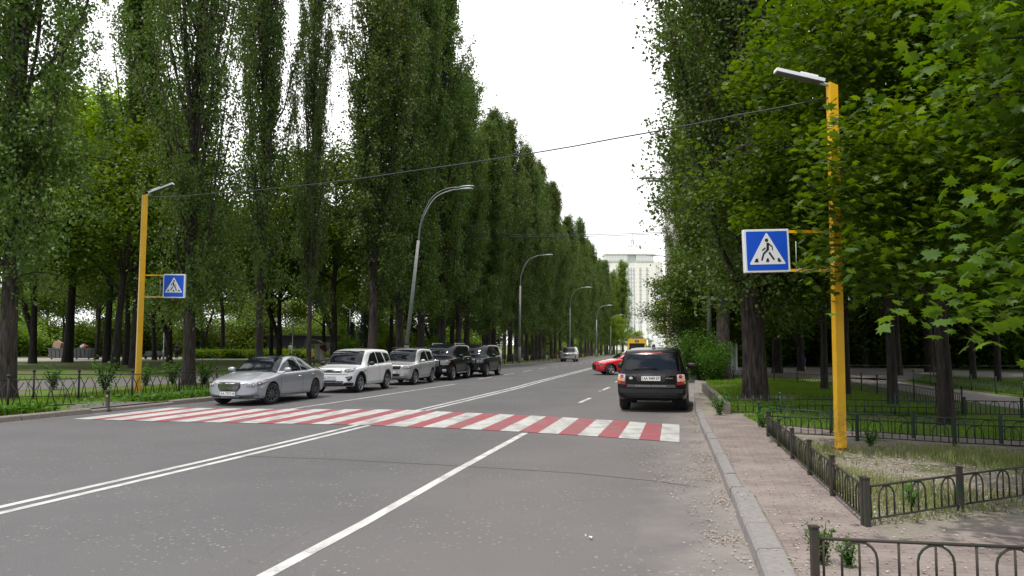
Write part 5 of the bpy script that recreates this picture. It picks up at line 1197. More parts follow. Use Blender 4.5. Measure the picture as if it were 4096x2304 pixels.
def crossing_mast(base, top_z, wid, lean, arm_side, zs, sgn, sz, arm_len, flip, label, rz, lamp, lamp_ang):
    """sgn: +1 sign hangs to +x; flip mirrors the walking figure"""
    root = empty('crossing_sign_mast', base, 0, label, 'sign mast', 'yellow masts of the pedestrian crossing')
    H = top_z - base.z; hw = wid / 2; mb = MB(); c = [(math.cos(t) * hw * 1.414, math.sin(t) * hw * 1.414) for t in [R(45 + 90 * k) + rz for k in range(4)]]
    vs = [(x, y, 0) for x, y in c] + [(x + lean[0], y + lean[1], H) for x, y in c]
    if sgn < 0: vs[4 + 1] = (vs[5][0], vs[5][1], H + .06); vs[4 + 2] = (vs[6][0], vs[6][1], H + .06)
    else: vs[4] = (vs[4][0], vs[4][1], H + .05); vs[7] = (vs[7][0], vs[7][1], H + .05)
    mb.add(vs, [(3, 2, 1, 0), (4, 5, 6, 7), (0, 1, 5, 4), (1, 2, 6, 5), (2, 3, 7, 6), (3, 0, 4, 7)]); pole = mb.build('pole', YEL, root, fix=True)
    bv = pole.modifiers.new('bevel', 'BEVEL'); bv.width = .008; bv.segments = 2
    for x, y in c:
        q = MB(); q.box((x * .8, y * .8, .03), (.09, .05, .07), rz); q.build('base_bolt', RUST, root)
    mb = MB(); mb.box((0, 0, .01), (wid * 1.7, wid * 1.5, .03), rz); mb.build('base_plate', YEL, root)
    at = lambda z: Vector((lean[0] * z / H, lean[1] * z / H, z))
    # lamp
    la = at(H) + Vector((sgn * hw * .6, 0, .03)); lb = Vector((lamp[0], lamp[1], lamp[2])) - base; d = (lb - la); e = d.normalized(); side = e.cross(Vector((0, 0, 1))).normalized(); upv = side.cross(e)
    M = Matrix((e, side, upv)).transposed(); mid = (la + lb) / 2 + e * .06
    mb = MB(); mb.box(mid + upv * .03, (d.length - .1, .17, .055), M=M); hs = mb.build('lamp_housing', LWHT, root)
    mb = MB(); mb.box(mid - upv * .006, (d.length - .14, .14, .022), M=M); mb.build('lamp_lens', LDRK, hs)
    mb = MB(); mb.box(la + e * .38 + upv * .075, (.30, .12, .035), M=M); mb.build('driver_box', LWHT, hs)
    mb = MB(); mb.tube([la - e * .08 - Vector((0, 0, .03)), la + e * .16], .03, 8); mb.build('lamp_arm', GALV, root)
    # sign box
    zb, zt = zs[0] - base.z, zs[1] - base.z; cxs = sgn * (hw + arm_len + sz / 2); z0 = (zb + zt) / 2; dz = (zt - zb); p = at(z0)
    for z in (zb + .035, zt - .035):
        mb = MB(); mb.box((p.x + sgn * (hw + arm_len / 2), p.y, z), (arm_len + .04, .045, .045)); mb.build('sign_arm', YEL, root)
    mb = MB(); mb.box((0, 0, 0), (sz, .10, dz)); sg = mb.build('sign_panel', SWHT, root); sg.location = (p.x + cxs, p.y, z0); sg.rotation_euler = (0, R(-1.6 * (1 if sgn < 0 else -.4)), R(3 if sgn < 0 else -2))
    bv = sg.modifiers.new('bevel', 'BEVEL'); bv.width = .008; bv.segments = 2
    M = Matrix.Translation((0, -.05, 0)) @ Matrix.Rotation(R(90), 4, 'X'); a = sz * .452; f = -1 if flip else 1
    mb = MB(); mb.prism(rpoly([(-a, -dz * .452), (a, -dz * .452), (a, dz * .452), (-a, dz * .452)], .02), 0, .004, M); mb.build('blue_field', SBLU, sg, fix=True)
    k = sz / .78
    mb = MB(); mb.prism(rpoly([(-.315 * k, -.232 * k), (.315 * k, -.232 * k), (0, .315 * k)], .035 * k, 4), .004, .008, M); mb.build('white_triangle', SWHT, sg, fix=True)
    mb = MB(); S_ = lambda pts, w: stroke(mb, [(f * x * k, y * k) for x, y in pts], w * k, .008, .012, M)
    mb.prism([(f * -.005 * k + .029 * k * math.cos(t), .178 * k + .029 * k * math.sin(t)) for t in np.linspace(0, 2 * math.pi, 17)[:-1]], .008, .012, M)
    S_([(.013, .118), (.008, .02)], .044); S_([(.02, .125), (.085, .07), (.09, .015)], .017); S_([(-.035, .045), (-.085, .01)], .02)
    S_([(.010, .02), (-.065, -.05), (-.10, -.155)], .028); S_([(.035, -.035), (.105, -.145)], .03)
    for x in (-.185, 0, .185): mb.prism([((x - .025 + (.015 if x > 0 else -.005 if x == 0 else -.0) + (-.02 if x < 0 else 0)) * k, -.19 * k), ((x + .028 + (.025 if x > 0 else 0)) * k, -.19 * k), ((x + .016) * k, -.13 * k), ((x - .016) * k, -.13 * k)], .008, .012, M)
    mb.build('walking_figure', SBLK, sg, fix=True)
    mb = MB(); q = Vector((p.x + sgn * (hw + arm_len * .85), p.y - .03, zt - .2)); mb.tube([q, q + Vector((0, 0, -(dz - .25)))], .006, 5)
    w2 = [Vector((p.x + sgn * (hw + arm_len * t), p.y - .03, zb + .035 + .03 * math.sin(t * 19))) for t in np.linspace(.85, 0, 16)]; mb.tube(w2 + [w2[-1] + Vector((0, 0, .3))], .006, 5); mb.build('feed_wire', WIRE, root)
    return root
bR = PG(3363, 1806); bR.z = gz(bR.x, bR.y); tR = PY(3328, 345, bR.y)
sb, st_ = PY(3055, 1089, bR.y - .05), PY(3055, 917, bR.y - .05); sL = PY(2966, 1000, bR.y).x; sR = PY(3150, 1000, bR.y).x; pL = PY(3325, 1000, bR.y).x
lean = (tR.x - bR.x - (PY(3328, 345, bR.y).x * 0), 0)
lampR = PY(3102, 289, bR.y - .0)
crossing_mast(bR, tR.z, .148, (tR.x - bR.x, 0), -1, (sb.z, st_.z), -1, sR - sL, pL - sR - .02, False, 'yellow square mast with lamp and crossing sign on the near right plot', R(3), lampR, 0)
bL = PG(549, 1583); tL = PY(580, 782, bL.y); sb, st_ = PY(700, 1192, bL.y), PY(700, 1097, bL.y); sL, sR, pR = PY(661, 1140, bL.y).x, PY(749, 1140, bL.y).x, PY(583, 1140, bL.y).x
crossing_mast(bL, tL.z, .17, (tL.x - bL.x, 0), 1, (sb.z, st_.z), 1, sR - sL, sL - pR, True, 'yellow square mast with lamp and crossing sign behind the far left fence', R(38), PY(693, 738, bL.y), 0)
def cable(name, a, b, sag, r, label, m=CABLE, n=28, wob=0.):
    rnd = random.Random(2); P = []
    for t in np.linspace(0, 1, n): p = Vector(a).lerp(Vector(b), t); p.z -= sag * 4 * t * (1 - t); p.z += rnd.uniform(-wob, wob); P.append(p)
    mb = MB(); mb.tube(P, r, 6); return tag(mb.build(name, m), label, 'cable')
cable('cable', PY(590, 790, bL.y), PY(3312, 392, bR.y), .32, .014, 'black cable strung between the two yellow masts over the road', wob=.012)
for dz, lb in ((0, 'upper of the two thin wires crossing the road far beyond the sign cable'), (-.25, 'lower of the two thin wires crossing the road far beyond the sign cable')):
    a, b = PY(1500, 915, 75), PY(2900, 915, 60); a.z += dz; b.z += dz * .3; cable('overhead_wire', a, b, .55, .028, lb, n=20)
# ------------------------------------------------------------ street lamps
CONC = mat('lamp_pole_concrete', (.33, .325, .31), .85, bump=.25, scale=12, var=.18); ARM = mat('lamp_arm_grey', (.22, .225, .23), .5, .4); HEAD = mat('lamp_head_grey', (.34, .35, .37), .45, .3)
def street_lamp(loc, label, H=10.9, flip=1, lean=(0, 0), rz=0.):
    root = empty('street_lamp', loc, rz, label, 'street lamp', 'double-armed street lamps'); mb = MB(); L = Vector((lean[0], lean[1], 0)); h1 = H * .72
    mb.tube([(0, 0, -.2), L * .22 + Vector((0, 0, h1 * .22))], [.155, .145], 14); mb.tube([L * .22 + Vector((0, 0, h1 * .22)), L * 1. + Vector((0, 0, h1))], [.125, .085], 14); mb.build('pole', CONC, root)
    mb = MB(); mb.tube([L * .22 + Vector((0, 0, h1 * .215)), L * .22 + Vector((0, 0, h1 * .225))], .16, 14); mb.build('pole_collar', RUST, root)
    for k, (dy, dh, ln) in enumerate(((-.55, 0, 2.6), (.75, .12, 2.2))):
        P = smooth_path([L + Vector((0, 0, h1 - .1)), L * 1.1 + Vector((flip * .12, dy * .1, h1 + 1.2)), L * 1.15 + Vector((flip * .75, dy * .5, h1 + 2.45 + dh)), L * 1.15 + Vector((flip * 1.7, dy * .85, h1 + 2.95 + dh)), L * 1.15 + Vector((flip * ln, dy, h1 + 3.0 + dh))], 5)
        mb = MB(); mb.tube(P, [.05 - .02 * i / len(P) for i in range(len(P))], 8); a = mb.build('lamp_arm', ARM, root)
        mb = MB(); prof = []; e = P[-1]
        for s, w_, h_ in ((-.05, .05, .04), (.08, .09, .06), (.30, .15, .075), (.6, .16, .075), (.78, .10, .05), (.84, .02, .015)):
            prof += [e + Vector((flip * s, w_ * math.cos(t), h_ * math.sin(t) * (1.15 if math.sin(t) > 0 else .5) + .02)) for t in np.linspace(0, 2 * math.pi, 13)[:-1]]
        mb.add(prof, [(i * 12 + k2, i * 12 + (k2 + 1) % 12, (i + 1) * 12 + (k2 + 1) % 12, (i + 1) * 12 + k2) for i in range(5) for k2 in range(12)] + [tuple(range(12)), tuple(60 + i for i in range(12))], True)
        mb.build('lamp_head', HEAD, root, fix=True)
    return root
LL = ['leaning double-armed street lamp nearest on the left, behind the small silver off-roader', 'second double-armed street lamp on the left, after the last black car', 'third street lamp on the left, right behind the oncoming silver car', 'fourth street lamp on the left, pale pole before the lit trees', 'fifth street lamp on the left, far off beside the yellow bus', 'sixth and farthest street lamp on the left']
for i, (Yl, lb) in enumerate(zip(LAMPY, LL)):
    x = cx(Yl) - 9.3; street_lamp((x, Yl, gz(x, Yl)), lb, 10.85 if i else 11.0, 1, (.85 if i == 0 else .1, 0), rz=-.2)
for q, Yl, u, v, lb in ((0, 40, 2622, 745, 'street lamp on the right whose two heads poke out of the big poplar crown'), (0, 76, 2620, 1028, 'street lamp farther along the right kerb, its heads before the tall building')):
    e = PY(u, v, Yl); x = e.x + 2.6; street_lamp((x, Yl, gz(x, Yl)), lb, e.z - .13 - zg(Yl) + .1, -1, rz=-.12)
# ------------------------------------------------------------ low green arch fences on the right
GRN = mat('green_fence_paint', (.018, .030, .018), .6, .2, bump=.3, scale=60, var=.5); GRNR = nodemat('worn_green_fence_paint', lambda n, l, p: (l.new(mix_(n, l, mr_(n, l, nz_(n, l, pos_out(n), 7, 6, .7), .40, .54), (.015, .030, .016), (.038, .027, .020)), p.inputs['Base Color']), setattr(p.inputs['Roughness'], 'default_value', .7)))
GRNL = mat('light_green_fence_paint', (.014, .042, .022), .55, .1, var=.3, scale=30); DKF = mat('dark_iron', (.022, .020, .020), .7, .2, bump=.3, scale=40, var=.4)
def arch_fence(pts, label, H=.42, post_h=.47, m=GRNR, arches=3, pm=None, gap=.06, thick=.011, group='low green arch fences'):
    """pts: list of post positions (x, y)"""
    P = [Vector((x, y, gz(x, y))) for x, y in pts]; root = empty('garden_fence', P[0], 0, label, 'fence', group); o = P[0]
    for p in P:
        mb = MB(); mb.box(p - o + Vector((0, 0, post_h / 2 - .03)), (.05, .05, post_h + .06)); mb.box(p - o + Vector((0, 0, post_h + .004)), (.064, .064, .012)); mb.build('fence_post', pm or m, root)
    for a, b in zip(P, P[1:]):
        d = b - a; L = d.length; u = d / L; mb = MB(); f = lambda s, z: a - o + u * s + Vector((0, 0, z)); bz, tz = gap + .02, H - .03
        mb.tube([f(.03, tz), f(L - .03, tz)], thick * 1.25, 4, sq=True); mb.tube([f(.03, bz), f(L - .03, bz)], thick * 1.1, 4, sq=True)
        n = arches; pitch = L / n
        for k in range(n):
            s0 = k * pitch + pitch * .08
            if k or True: mb.tube([f(s0 + .02, bz), f(s0 + .02, tz)], thick * .85, 5)
            c = s0 + pitch * .52; r = pitch * .235; zc = tz - r - .012
            pts_ = [f(c - r, bz)] + [f(c - r * math.cos(t), zc + r * math.sin(t)) for t in np.linspace(0, math.pi, 9)] + [f(c + r, bz)]
            mb.tube(pts_, thick * .85, 5); mb.tube([f(c, bz), f(c, tz)], thick * .8, 5)
        mb.build('fence_panel', m, root)
    return root
def lin(a, b, n): return [(a[0] + (b[0] - a[0]) * t, a[1] + (b[1] - a[1]) * t) for t in np.linspace(0, 1, n + 1)]
arch_fence([(2.15, 5.80), (3.62, 5.52), (5.09, 5.24), (6.5, 4.97)], 'arch fence nearest the camera at lower right, post cap bright green')
arch_fence([(3.43, 7.86), (4.72, 8.56), (6.0, 9.25), (7.3, 9.95), (8.6, 10.6)], 'arch fence facing the camera in front of the dusty plot')
arch_fence(list(reversed(lin((3.43, 7.93), (4.88, 15.4), 5))), 'rusty arch fence running along the brick pavement beside the dusty plot')
arch_fence([(4.64, 7.3), (5.7, 7.95), (6.9, 8.6)], 'end of a low green fence at the right edge of the photo', arches=3)
arch_fence([(4.92, 15.45), (6.3, 14.75), (7.58, 13.85), (9.0, 13.2), (10.4, 12.5), (11.8, 11.9)], 'arch fence along the back of the dusty plot behind the yellow mast', m=GRN)
arch_fence([(5.3, 17.3), (6.3, 15.95), (7.5, 15.1), (8.65, 14.3), (10., 13.6), (11.4, 12.9)], 'light green arch fence just behind the back fence of the dusty plot', m=GRNL, H=.45, post_h=.5)
arch_fence([(11.0, 19.6), (12.2, 19.3), (13.4, 18.2), (14.8, 17.4)], 'dark arch fence at the bend of the right-hand path', m=GRN)
def bar_fence(pts, label, H=.5, m=GRN, pitch=.16, spike=True, rails=(.1, .4), th=.009, wavy=False, name='garden_fence', group=None, post=1.8, pr=.022, cat='fence', xcross=0.):
    P = [Vector((x, y, gz(x, y))) for x, y in pts]; root = empty(name, P[0], 0, label, cat, group); o = P[0]
    for a, b in zip(P, P[1:]):
        L = (b - a).length; u = (b - a) / L; f = lambda s, z: a - o + u * s + Vector((0, 0, z)); n = max(1, round(L / post))
        for j in range(n):
            mb = MB(); s0, s1 = L * j / n, L * (j + 1) / n
            for z in rails: mb.tube([f(s0, z), f(s1, z)], th * 1.3, 4, sq=True)
            k = max(1, round((s1 - s0) / pitch)) if pitch else 0
            for i in range(k):
                s = s0 + (i + .5) * (s1 - s0) / k
                if xcross:      # bent bars leaning alternately
                    w_ = xcross
                    mb.tube([f(s - w_ * .5, rails[0]), f(s - w_ * .1, .5 * (rails[0] + rails[1])), f(s + w_ * .75, rails[1] - .07)], th, 4); mb.tube([f(s + w_ * .5, rails[0]), f(s + w_ * .1, .5 * (rails[0] + rails[1])), f(s - w_ * .75, rails[1] - .07)], th, 4)
                elif wavy: mb.tube([f(s + .05 * math.sin(t * 6.3), rails[0] + (rails[-1] - rails[0]) * t) for t in np.linspace(0, 1, 7)], th, 4)
                else: mb.tube([f(s, rails[0] - .03), f(s, H + (.04 if spike else 0))], th, 4)
            mb.build('fence_panel', m, root)
            mb = MB(); q = f(s0, 0); mb.tube([q - Vector((0, 0, .1)), q + Vector((0, 0, H + .06))], pr, 6); mb.lathe([(0, H + .13), (pr * 1.5, H + .11), (pr * 1.9, H + .085), (pr * 1.2, H + .055)], 8, q); mb.build('fence_post', m, root)
    return root
bar_fence([(5.45, 20.5), (8.2, 20.5), (10.9, 19.7)], 'spiked green mesh fence at the foot of the big poplar', H=.42, m=GRNL, rails=(.06, .2, .36), pitch=.2, th=.013, group='thin green fences')
bar_fence([(11.0, 19.7), (11.9, 25), (13.2, 34)], 'dark wavy iron fence along the right-hand path', H=.62, m=DKF, rails=(.08, .55), wavy=True, pitch=.13)
bar_fence([(13.2, 34.2), (10.6, 42)], 'dark wavy fence at the far edge of the poplar plot', H=.5, m=DKF, rails=(.08, .45), wavy=True, pitch=.16)
p0, p1, p2 = PG(3654, 1533), PG(3800, 1552), PG(4096, 1589); bar_fence([(p0.x, p0.y), (p1.x, p1.y), (p2.x, p2.y), (p2.x + 4, p2.y - 2)], 'bright green low fence on the far side of the right-hand path', H=.5, m=GRNL, rails=(.08, .45), wavy=True, pitch=.12, group='thin green fences')
p0, p1 = PG(3385, 1508), PG(4096, 1512); bar_fence([(p0.x, p0.y), (p1.x, p1.y), (p1.x + 10, p1.y)], 'thin green pipe rail at the back of the paved square', H=.62, m=GRNL, rails=(.62,), pitch=0, spike=False, post=4.6, th=.016, group='thin green fences')
p0, p1 = PG(3100, 1462), PG(3290, 1464); bar_fence([(p0.x, p0.y), (p1.x, p1.y)], 'green pipe rail left of the paved square, far back', H=.7, m=GRNL, rails=(.7,), pitch=0, spike=False, post=3.5, th=.02, group='thin green fences')
# concrete edging slab
mb = MB(); a, b = Vector((5.42, 20.3, .13)), Vector((7.15, 30, .13)); d = (b - a).normalized(); n_ = Vector((d.y, -d.x, 0)) * .08
mb.add([a - n_, b - n_, b + n_, a + n_] + [v + Vector((0, 0, h)) for v, h in ((a - n_, .28), (b - n_, .33), (b + n_, .33), (a + n_, .28))], [(3, 2, 1, 0), (4, 5, 6, 7), (0, 1, 5, 4), (1, 2, 6, 5), (2, 3, 7, 6), (3, 0, 4, 7)])
tag(mb.build('retaining_wall', mat('old_concrete', (.15, .13, .11), .95, bump=.6, scale=9, var=.35), fix=True), 'low weathered concrete edging wall beside the black off-roader', 'low wall')
# blue-yellow stake on the square
p = PG(3222, 1500); root = empty('marker_post', p, 0, 'thin blue and yellow post on the paved square', 'post'); mb = MB(); mb.tube([(0, 0, 0), (0, 0, .5)], .03, 8); mb.build('post_base', YEL, root); mb = MB(); mb.tube([(0, 0, .5), (0, 0, 1.0)], .03, 8); mb.build('post_top', SBLU, root)
# ------------------------------------------------------------ left fences, bollard
GL_ = 'iron fences along the left verge'
bar_fence([(-17.5, 18.0), (-14.6, 19.7), (-12.95, 20.7), (-11.65, 21.5)], 'near left iron fence of crossed bent bars, left of the opening', H=.86, m=DKF, rails=(.16, .84), pitch=.36, xcross=.2, post=1.75, th=.013, pr=.032, group=GL_)
bar_fence([(-13.4, 24.9), (-11.75, 24.9), (-11.0, 26.6), (-10.35, 28.2)], 'left iron fence of crossed bent bars in front of the yellow mast', H=.84, m=DKF, rails=(.14, .82), pitch=.3, xcross=.17, post=1.75, th=.013, pr=.03, group=GL_)
bar_fence([(-19.5, 25.3), (-16.4, 25.2), (-13.4, 24.95)], 'back stretch of the left iron fence behind the opening', H=.84, m=DKF, rails=(.14, .82), pitch=.34, xcross=.17, post=1.6, th=.010, pr=.03, group=GL_)
yy = [28.2, 36, 44, 52]; bar_fence([(kl(y) - .9 if y > 29 else -10.35, y) for y in yy], 'iron fence behind the parked cars on the left', H=.84, m=DKF, rails=(.14, .82), pitch=.34, xcross=.17, post=2., th=.010, pr=.03, group=GL_)
for y0, y1, lb in ((52, 75, 'straight-barred iron fence just past the last black car'), (75, 105, 'straight-barred iron fence beside the second street lamp'), (105, 150, 'straight-barred iron fence beyond the oncoming car')):
    bar_fence([(kl(y) - 1.1, y) for y in np.linspace(y0, y1, 5)], lb, H=.85, m=RUST if y0 > 75 else DKF, rails=(.14, .80), pitch=.26 if y0 < 75 else .5, spike=False, post=2.3 if y0 < 75 else 4., th=.013, pr=.035, group=GL_)
p = PG(430, 1641); root = empty('bollard', p, 0, 'small dark bollard with a ball top by the left end of the crossing', 'bollard')
mb = MB(); mb.lathe([(0, 0), (.11, 0), (.11, .015), (.055, .02), (.055, .44), (.03, .46), (0, .46)], 16); mb.build('bollard_post', DKF, root); mb = MB(); mb.lathe([(0, .58), (.03, .575), (.055, .55), (.062, .515), (.055, .48), (.03, .455)], 16); mb.build('bollard_ball', DKF, root)
mb = MB(); mb.box((.0, -.056, .40), (.05, .008, .04)); mb.build('reflector', mat('reflector_yellow', (.5, .35, .05), .4), root)
# ------------------------------------------------------------ road debris
for i, (u, v, lb) in enumerate([(2350, 2160, 'crumpled white scrap lying on the road in the right lane'), (2400, 1567, 'tiny white scrap on the road beyond the crossing')]):
    rnd = random.Random(i); p = PG(u, v); mb = MB(); 
    for k in range(5):
        c = Vector((rnd.uniform(-.05, .05), rnd.uniform(-.03, .03), .012 + rnd.uniform(0, .015))); a = [c + Vector((rnd.uniform(-.035, .035), rnd.uniform(-.03, .03), rnd.uniform(-.01, .02))) for _ in range(4)]; mb.add(a, [(0, 1, 2), (0, 2, 3), (0, 3, 1)])
    o = mb.build('litter_scrap', SWHT); o.location = p + Vector((0, 0, .005)); tag(o, lb, 'litter')
# ------------------------------------------------------------ park furniture on the left
STONE = mat('pale_stone', (.42, .38, .32), .9, bump=.4, scale=6, var=.2)
p = pos(-.4475, 82); root = empty('park_bench', p, 0, 'park bench with grey-blue back and yellow seat beside the lamp pole', 'bench')
for nm, c, d, m in (('backrest', (0, .22, .66), (1.75, .05, .36), mat('bench_blue', (.12, .15, .20), .6)), ('seat', (0, -.02, .42), (1.75, .42, .05), mat('bench_yellow', (.38, .28, .10), .6))):
    mb = MB(); mb.box(c, d, M=Matrix.Rotation(R(-10 if nm == 'backrest' else 0), 3, 'X')); mb.build(nm, m, root)
for x in (-.72, .72): mb = MB(); mb.box((x, 0, .2), (.06, .4, .42)); mb.box((x, .21, .45), (.05, .05, .8)); mb.build('leg', DKF, root)
def park_lamp(q, Y, H, lb, lean=0., head=False):
    root = empty('park_lamp', pos(q, Y), 0, lb, 'park lamp', 'slim park lamps'); mb = MB(); mb.tube([(0, 0, -.1), (0, 0, .9), (lean * .15, 0, 1.0), (lean, 0, H)], [.085, .08, .05, .035], 10); mb.build('pole', GALV, root)
    mb = MB(); mb.tube([(lean, 0, H), (lean - .35, -.1, H + .12), (lean - .8, -.2, H + .42)], [.03, .09, .10], 8); mb.build('lamp_head', LWHT, root)
park_lamp(-.434, 72, 6.2, 'slim grey park lamp pole beside the bench'); park_lamp(-.2025, 86, 5.3, 'slim park lamp with white head over the spruces, behind the white car')
park_lamp(-.2735, 70, 4.3, 'thin pale pole just left of the fourth poplar')
DUM = mat('dumpster_grey', (.13, .135, .13), .6, .4, var=.3, scale=5)
for i, (q, lb) in enumerate(((-.563, 'grey rubbish container with a cardboard box on top, left of the massive trunk'), (-.532, 'grey rubbish container with red and white rubbish, right of the massive trunk'))):
    p = pos(q, 80); root = empty('rubbish_container', p, 0, lb, 'dumpster', 'rubbish containers in the park'); mb = MB()
    vs = [(-.75, -.5, .12), (.75, -.5, .12), (.75, .5, .12), (-.75, .5, .12), (-.88, -.6, 1.05), (.88, -.6, 1.05), (.88, .6, 1.05), (-.88, .6, 1.05)]; mb.add(vs, [(3, 2, 1, 0), (4, 5, 6, 7), (0, 1, 5, 4), (1, 2, 6, 5), (2, 3, 7, 6), (3, 0, 4, 7)]); mb.build('bin', DUM, root)
    mb = MB(); mb.box((0, 0, 1.08), (1.84, 1.28, .06)); 
    for x in (-.6, -.2, .2, .6): mb.box((x, -.575, .6), (.05, .06, .75), M=Matrix.Rotation(R(6), 3, 'X'))
    mb.build('rim', DUM, root)
    for x in (-.6, .6): 
        w_ = MB(); w_.lathe([(0, -.03), (.1, -.03), (.1, .03), (0, .03)], 12, (x, -.4, .08), 'x'); w_.build('wheel', TYRE, root)
p = pos(-.566, 80) + Vector((0, 0, 1.13)); mb = MB(); mb.box((0, 0, .3), (.75, .5, .6), M=Matrix.Rotation(R(12), 3, 'Y')); mb.box((.2, .0, .62), (.6, .4, .03), M=Matrix.Rotation(R(35), 3, 'Y')); o = mb.build('cardboard_box', mat('cardboard', (.36, .24, .15), .9)); o.location = p; tag(o, 'tilted open cardboard box on the left rubbish container', 'box')
p = pos(-.532, 80) + Vector((0, 0, 1.1))
for i, (dx, m, lb) in enumerate(((-.25, mat('bag_white', (.6, .6, .62), .5), 'white rubbish bag on the right rubbish container'), (.15, mat('bag_red', (.5, .06, .06), .5), 'red and white wrapper on the right rubbish container'))):
    rnd = random.Random(i + 3); mb = MB(); prof = [(r * rnd.uniform(.85, 1.1), h) for r, h in ((0, 0), (.22, .02), (.28, .14), (.2, .28), (.07, .36), (.1, .42), (0, .43))]; mb.lathe(prof, 9); o = mb.build('rubbish_bag', m); o.location = p + Vector((dx, -.1, .01)); o.rotation_euler = (0, R(20 * (1 - 2 * i)), 0); tag(o, lb, 'bag')
p = pos(-.2418, 84); root = empty('stone_pillar', p, 0, 'square pale stone pillar with a flat cap behind the fourth poplar', 'pillar')
mb = MB(); mb.box((0, 0, .75), (.62, .6, 1.5)); mb.build('shaft', STONE, root); mb = MB(); mb.box((0, 0, 1.54), (.8, .8, .1)); mb.build('capital', STONE, root); mb = MB(); mb.prism([(-.9, 0), (.9, 0), (0.4, .35), (-.9, .5)], -.5, .5, Matrix.Translation((-.3, 0, 1.6)) @ Matrix.Rotation(R(90), 4, 'X')); mb.build('cap_ornament', mat('dark_slate', (.08, .07, .065), .8), root, fix=True)
# dark park pavilion behind the flower bed
p = pos(-.262, 96); root = empty('park_pavilion', p, 0, 'dark low kiosk behind the flower bed where the person in white stands', 'kiosk'); mb = MB(); mb.box((0, 0, 1.3), (7.5, 3, 2.6)); mb.build('wall', mat('kiosk_dark', (.035, .033, .036), .8), root); mb = MB(); mb.box((0, 0, 2.68), (8.2, 3.6, .16)); mb.build('roof', mat('kiosk_roof', (.06, .055, .055), .8), root)
mb = MB(); mb.box((1.2, -1.52, 1.2), (1.0, .06, 2.1)); mb.build('door', mat('kiosk_door', (.07, .065, .07), .7), root)
# ------------------------------------------------------------ people
SKIN = mat('skin', (.50, .32, .24), .6); HAIR = mat('dark_hair', (.05, .03, .02), .7)
def skin_mesh(name, pts, edges, rad, m, parent, sub=2):
    me = bpy.data.meshes.new(name); me.from_pydata([tuple(p) for p in pts], edges, []); o = bpy.data.objects.new(name, me); COL.objects.link(o)
    o.modifiers.new('skin', 'SKIN'); me.skin_vertices.new() if not me.skin_vertices else None
    for i, r in enumerate(rad): me.skin_vertices[0].data[i].radius = (r, r) if not isinstance(r, tuple) else r
    me.skin_vertices[0].data[0].use_root = True; s = o.modifiers.new('sub', 'SUBSURF'); s.levels = sub; s.render_levels = sub
    bpy.context.view_layer.update(); me2 = bpy.data.meshes.new_from_object(o.evaluated_get(bpy.context.evaluated_depsgraph_get())); bpy.data.objects.remove(o)
    me2.materials.clear(); me2.materials.append(m); me2.polygons.foreach_set('use_smooth', [True] * len(me2.polygons)); o = bpy.data.objects.new(name, me2); COL.objects.link(o); o.parent = parent; return o
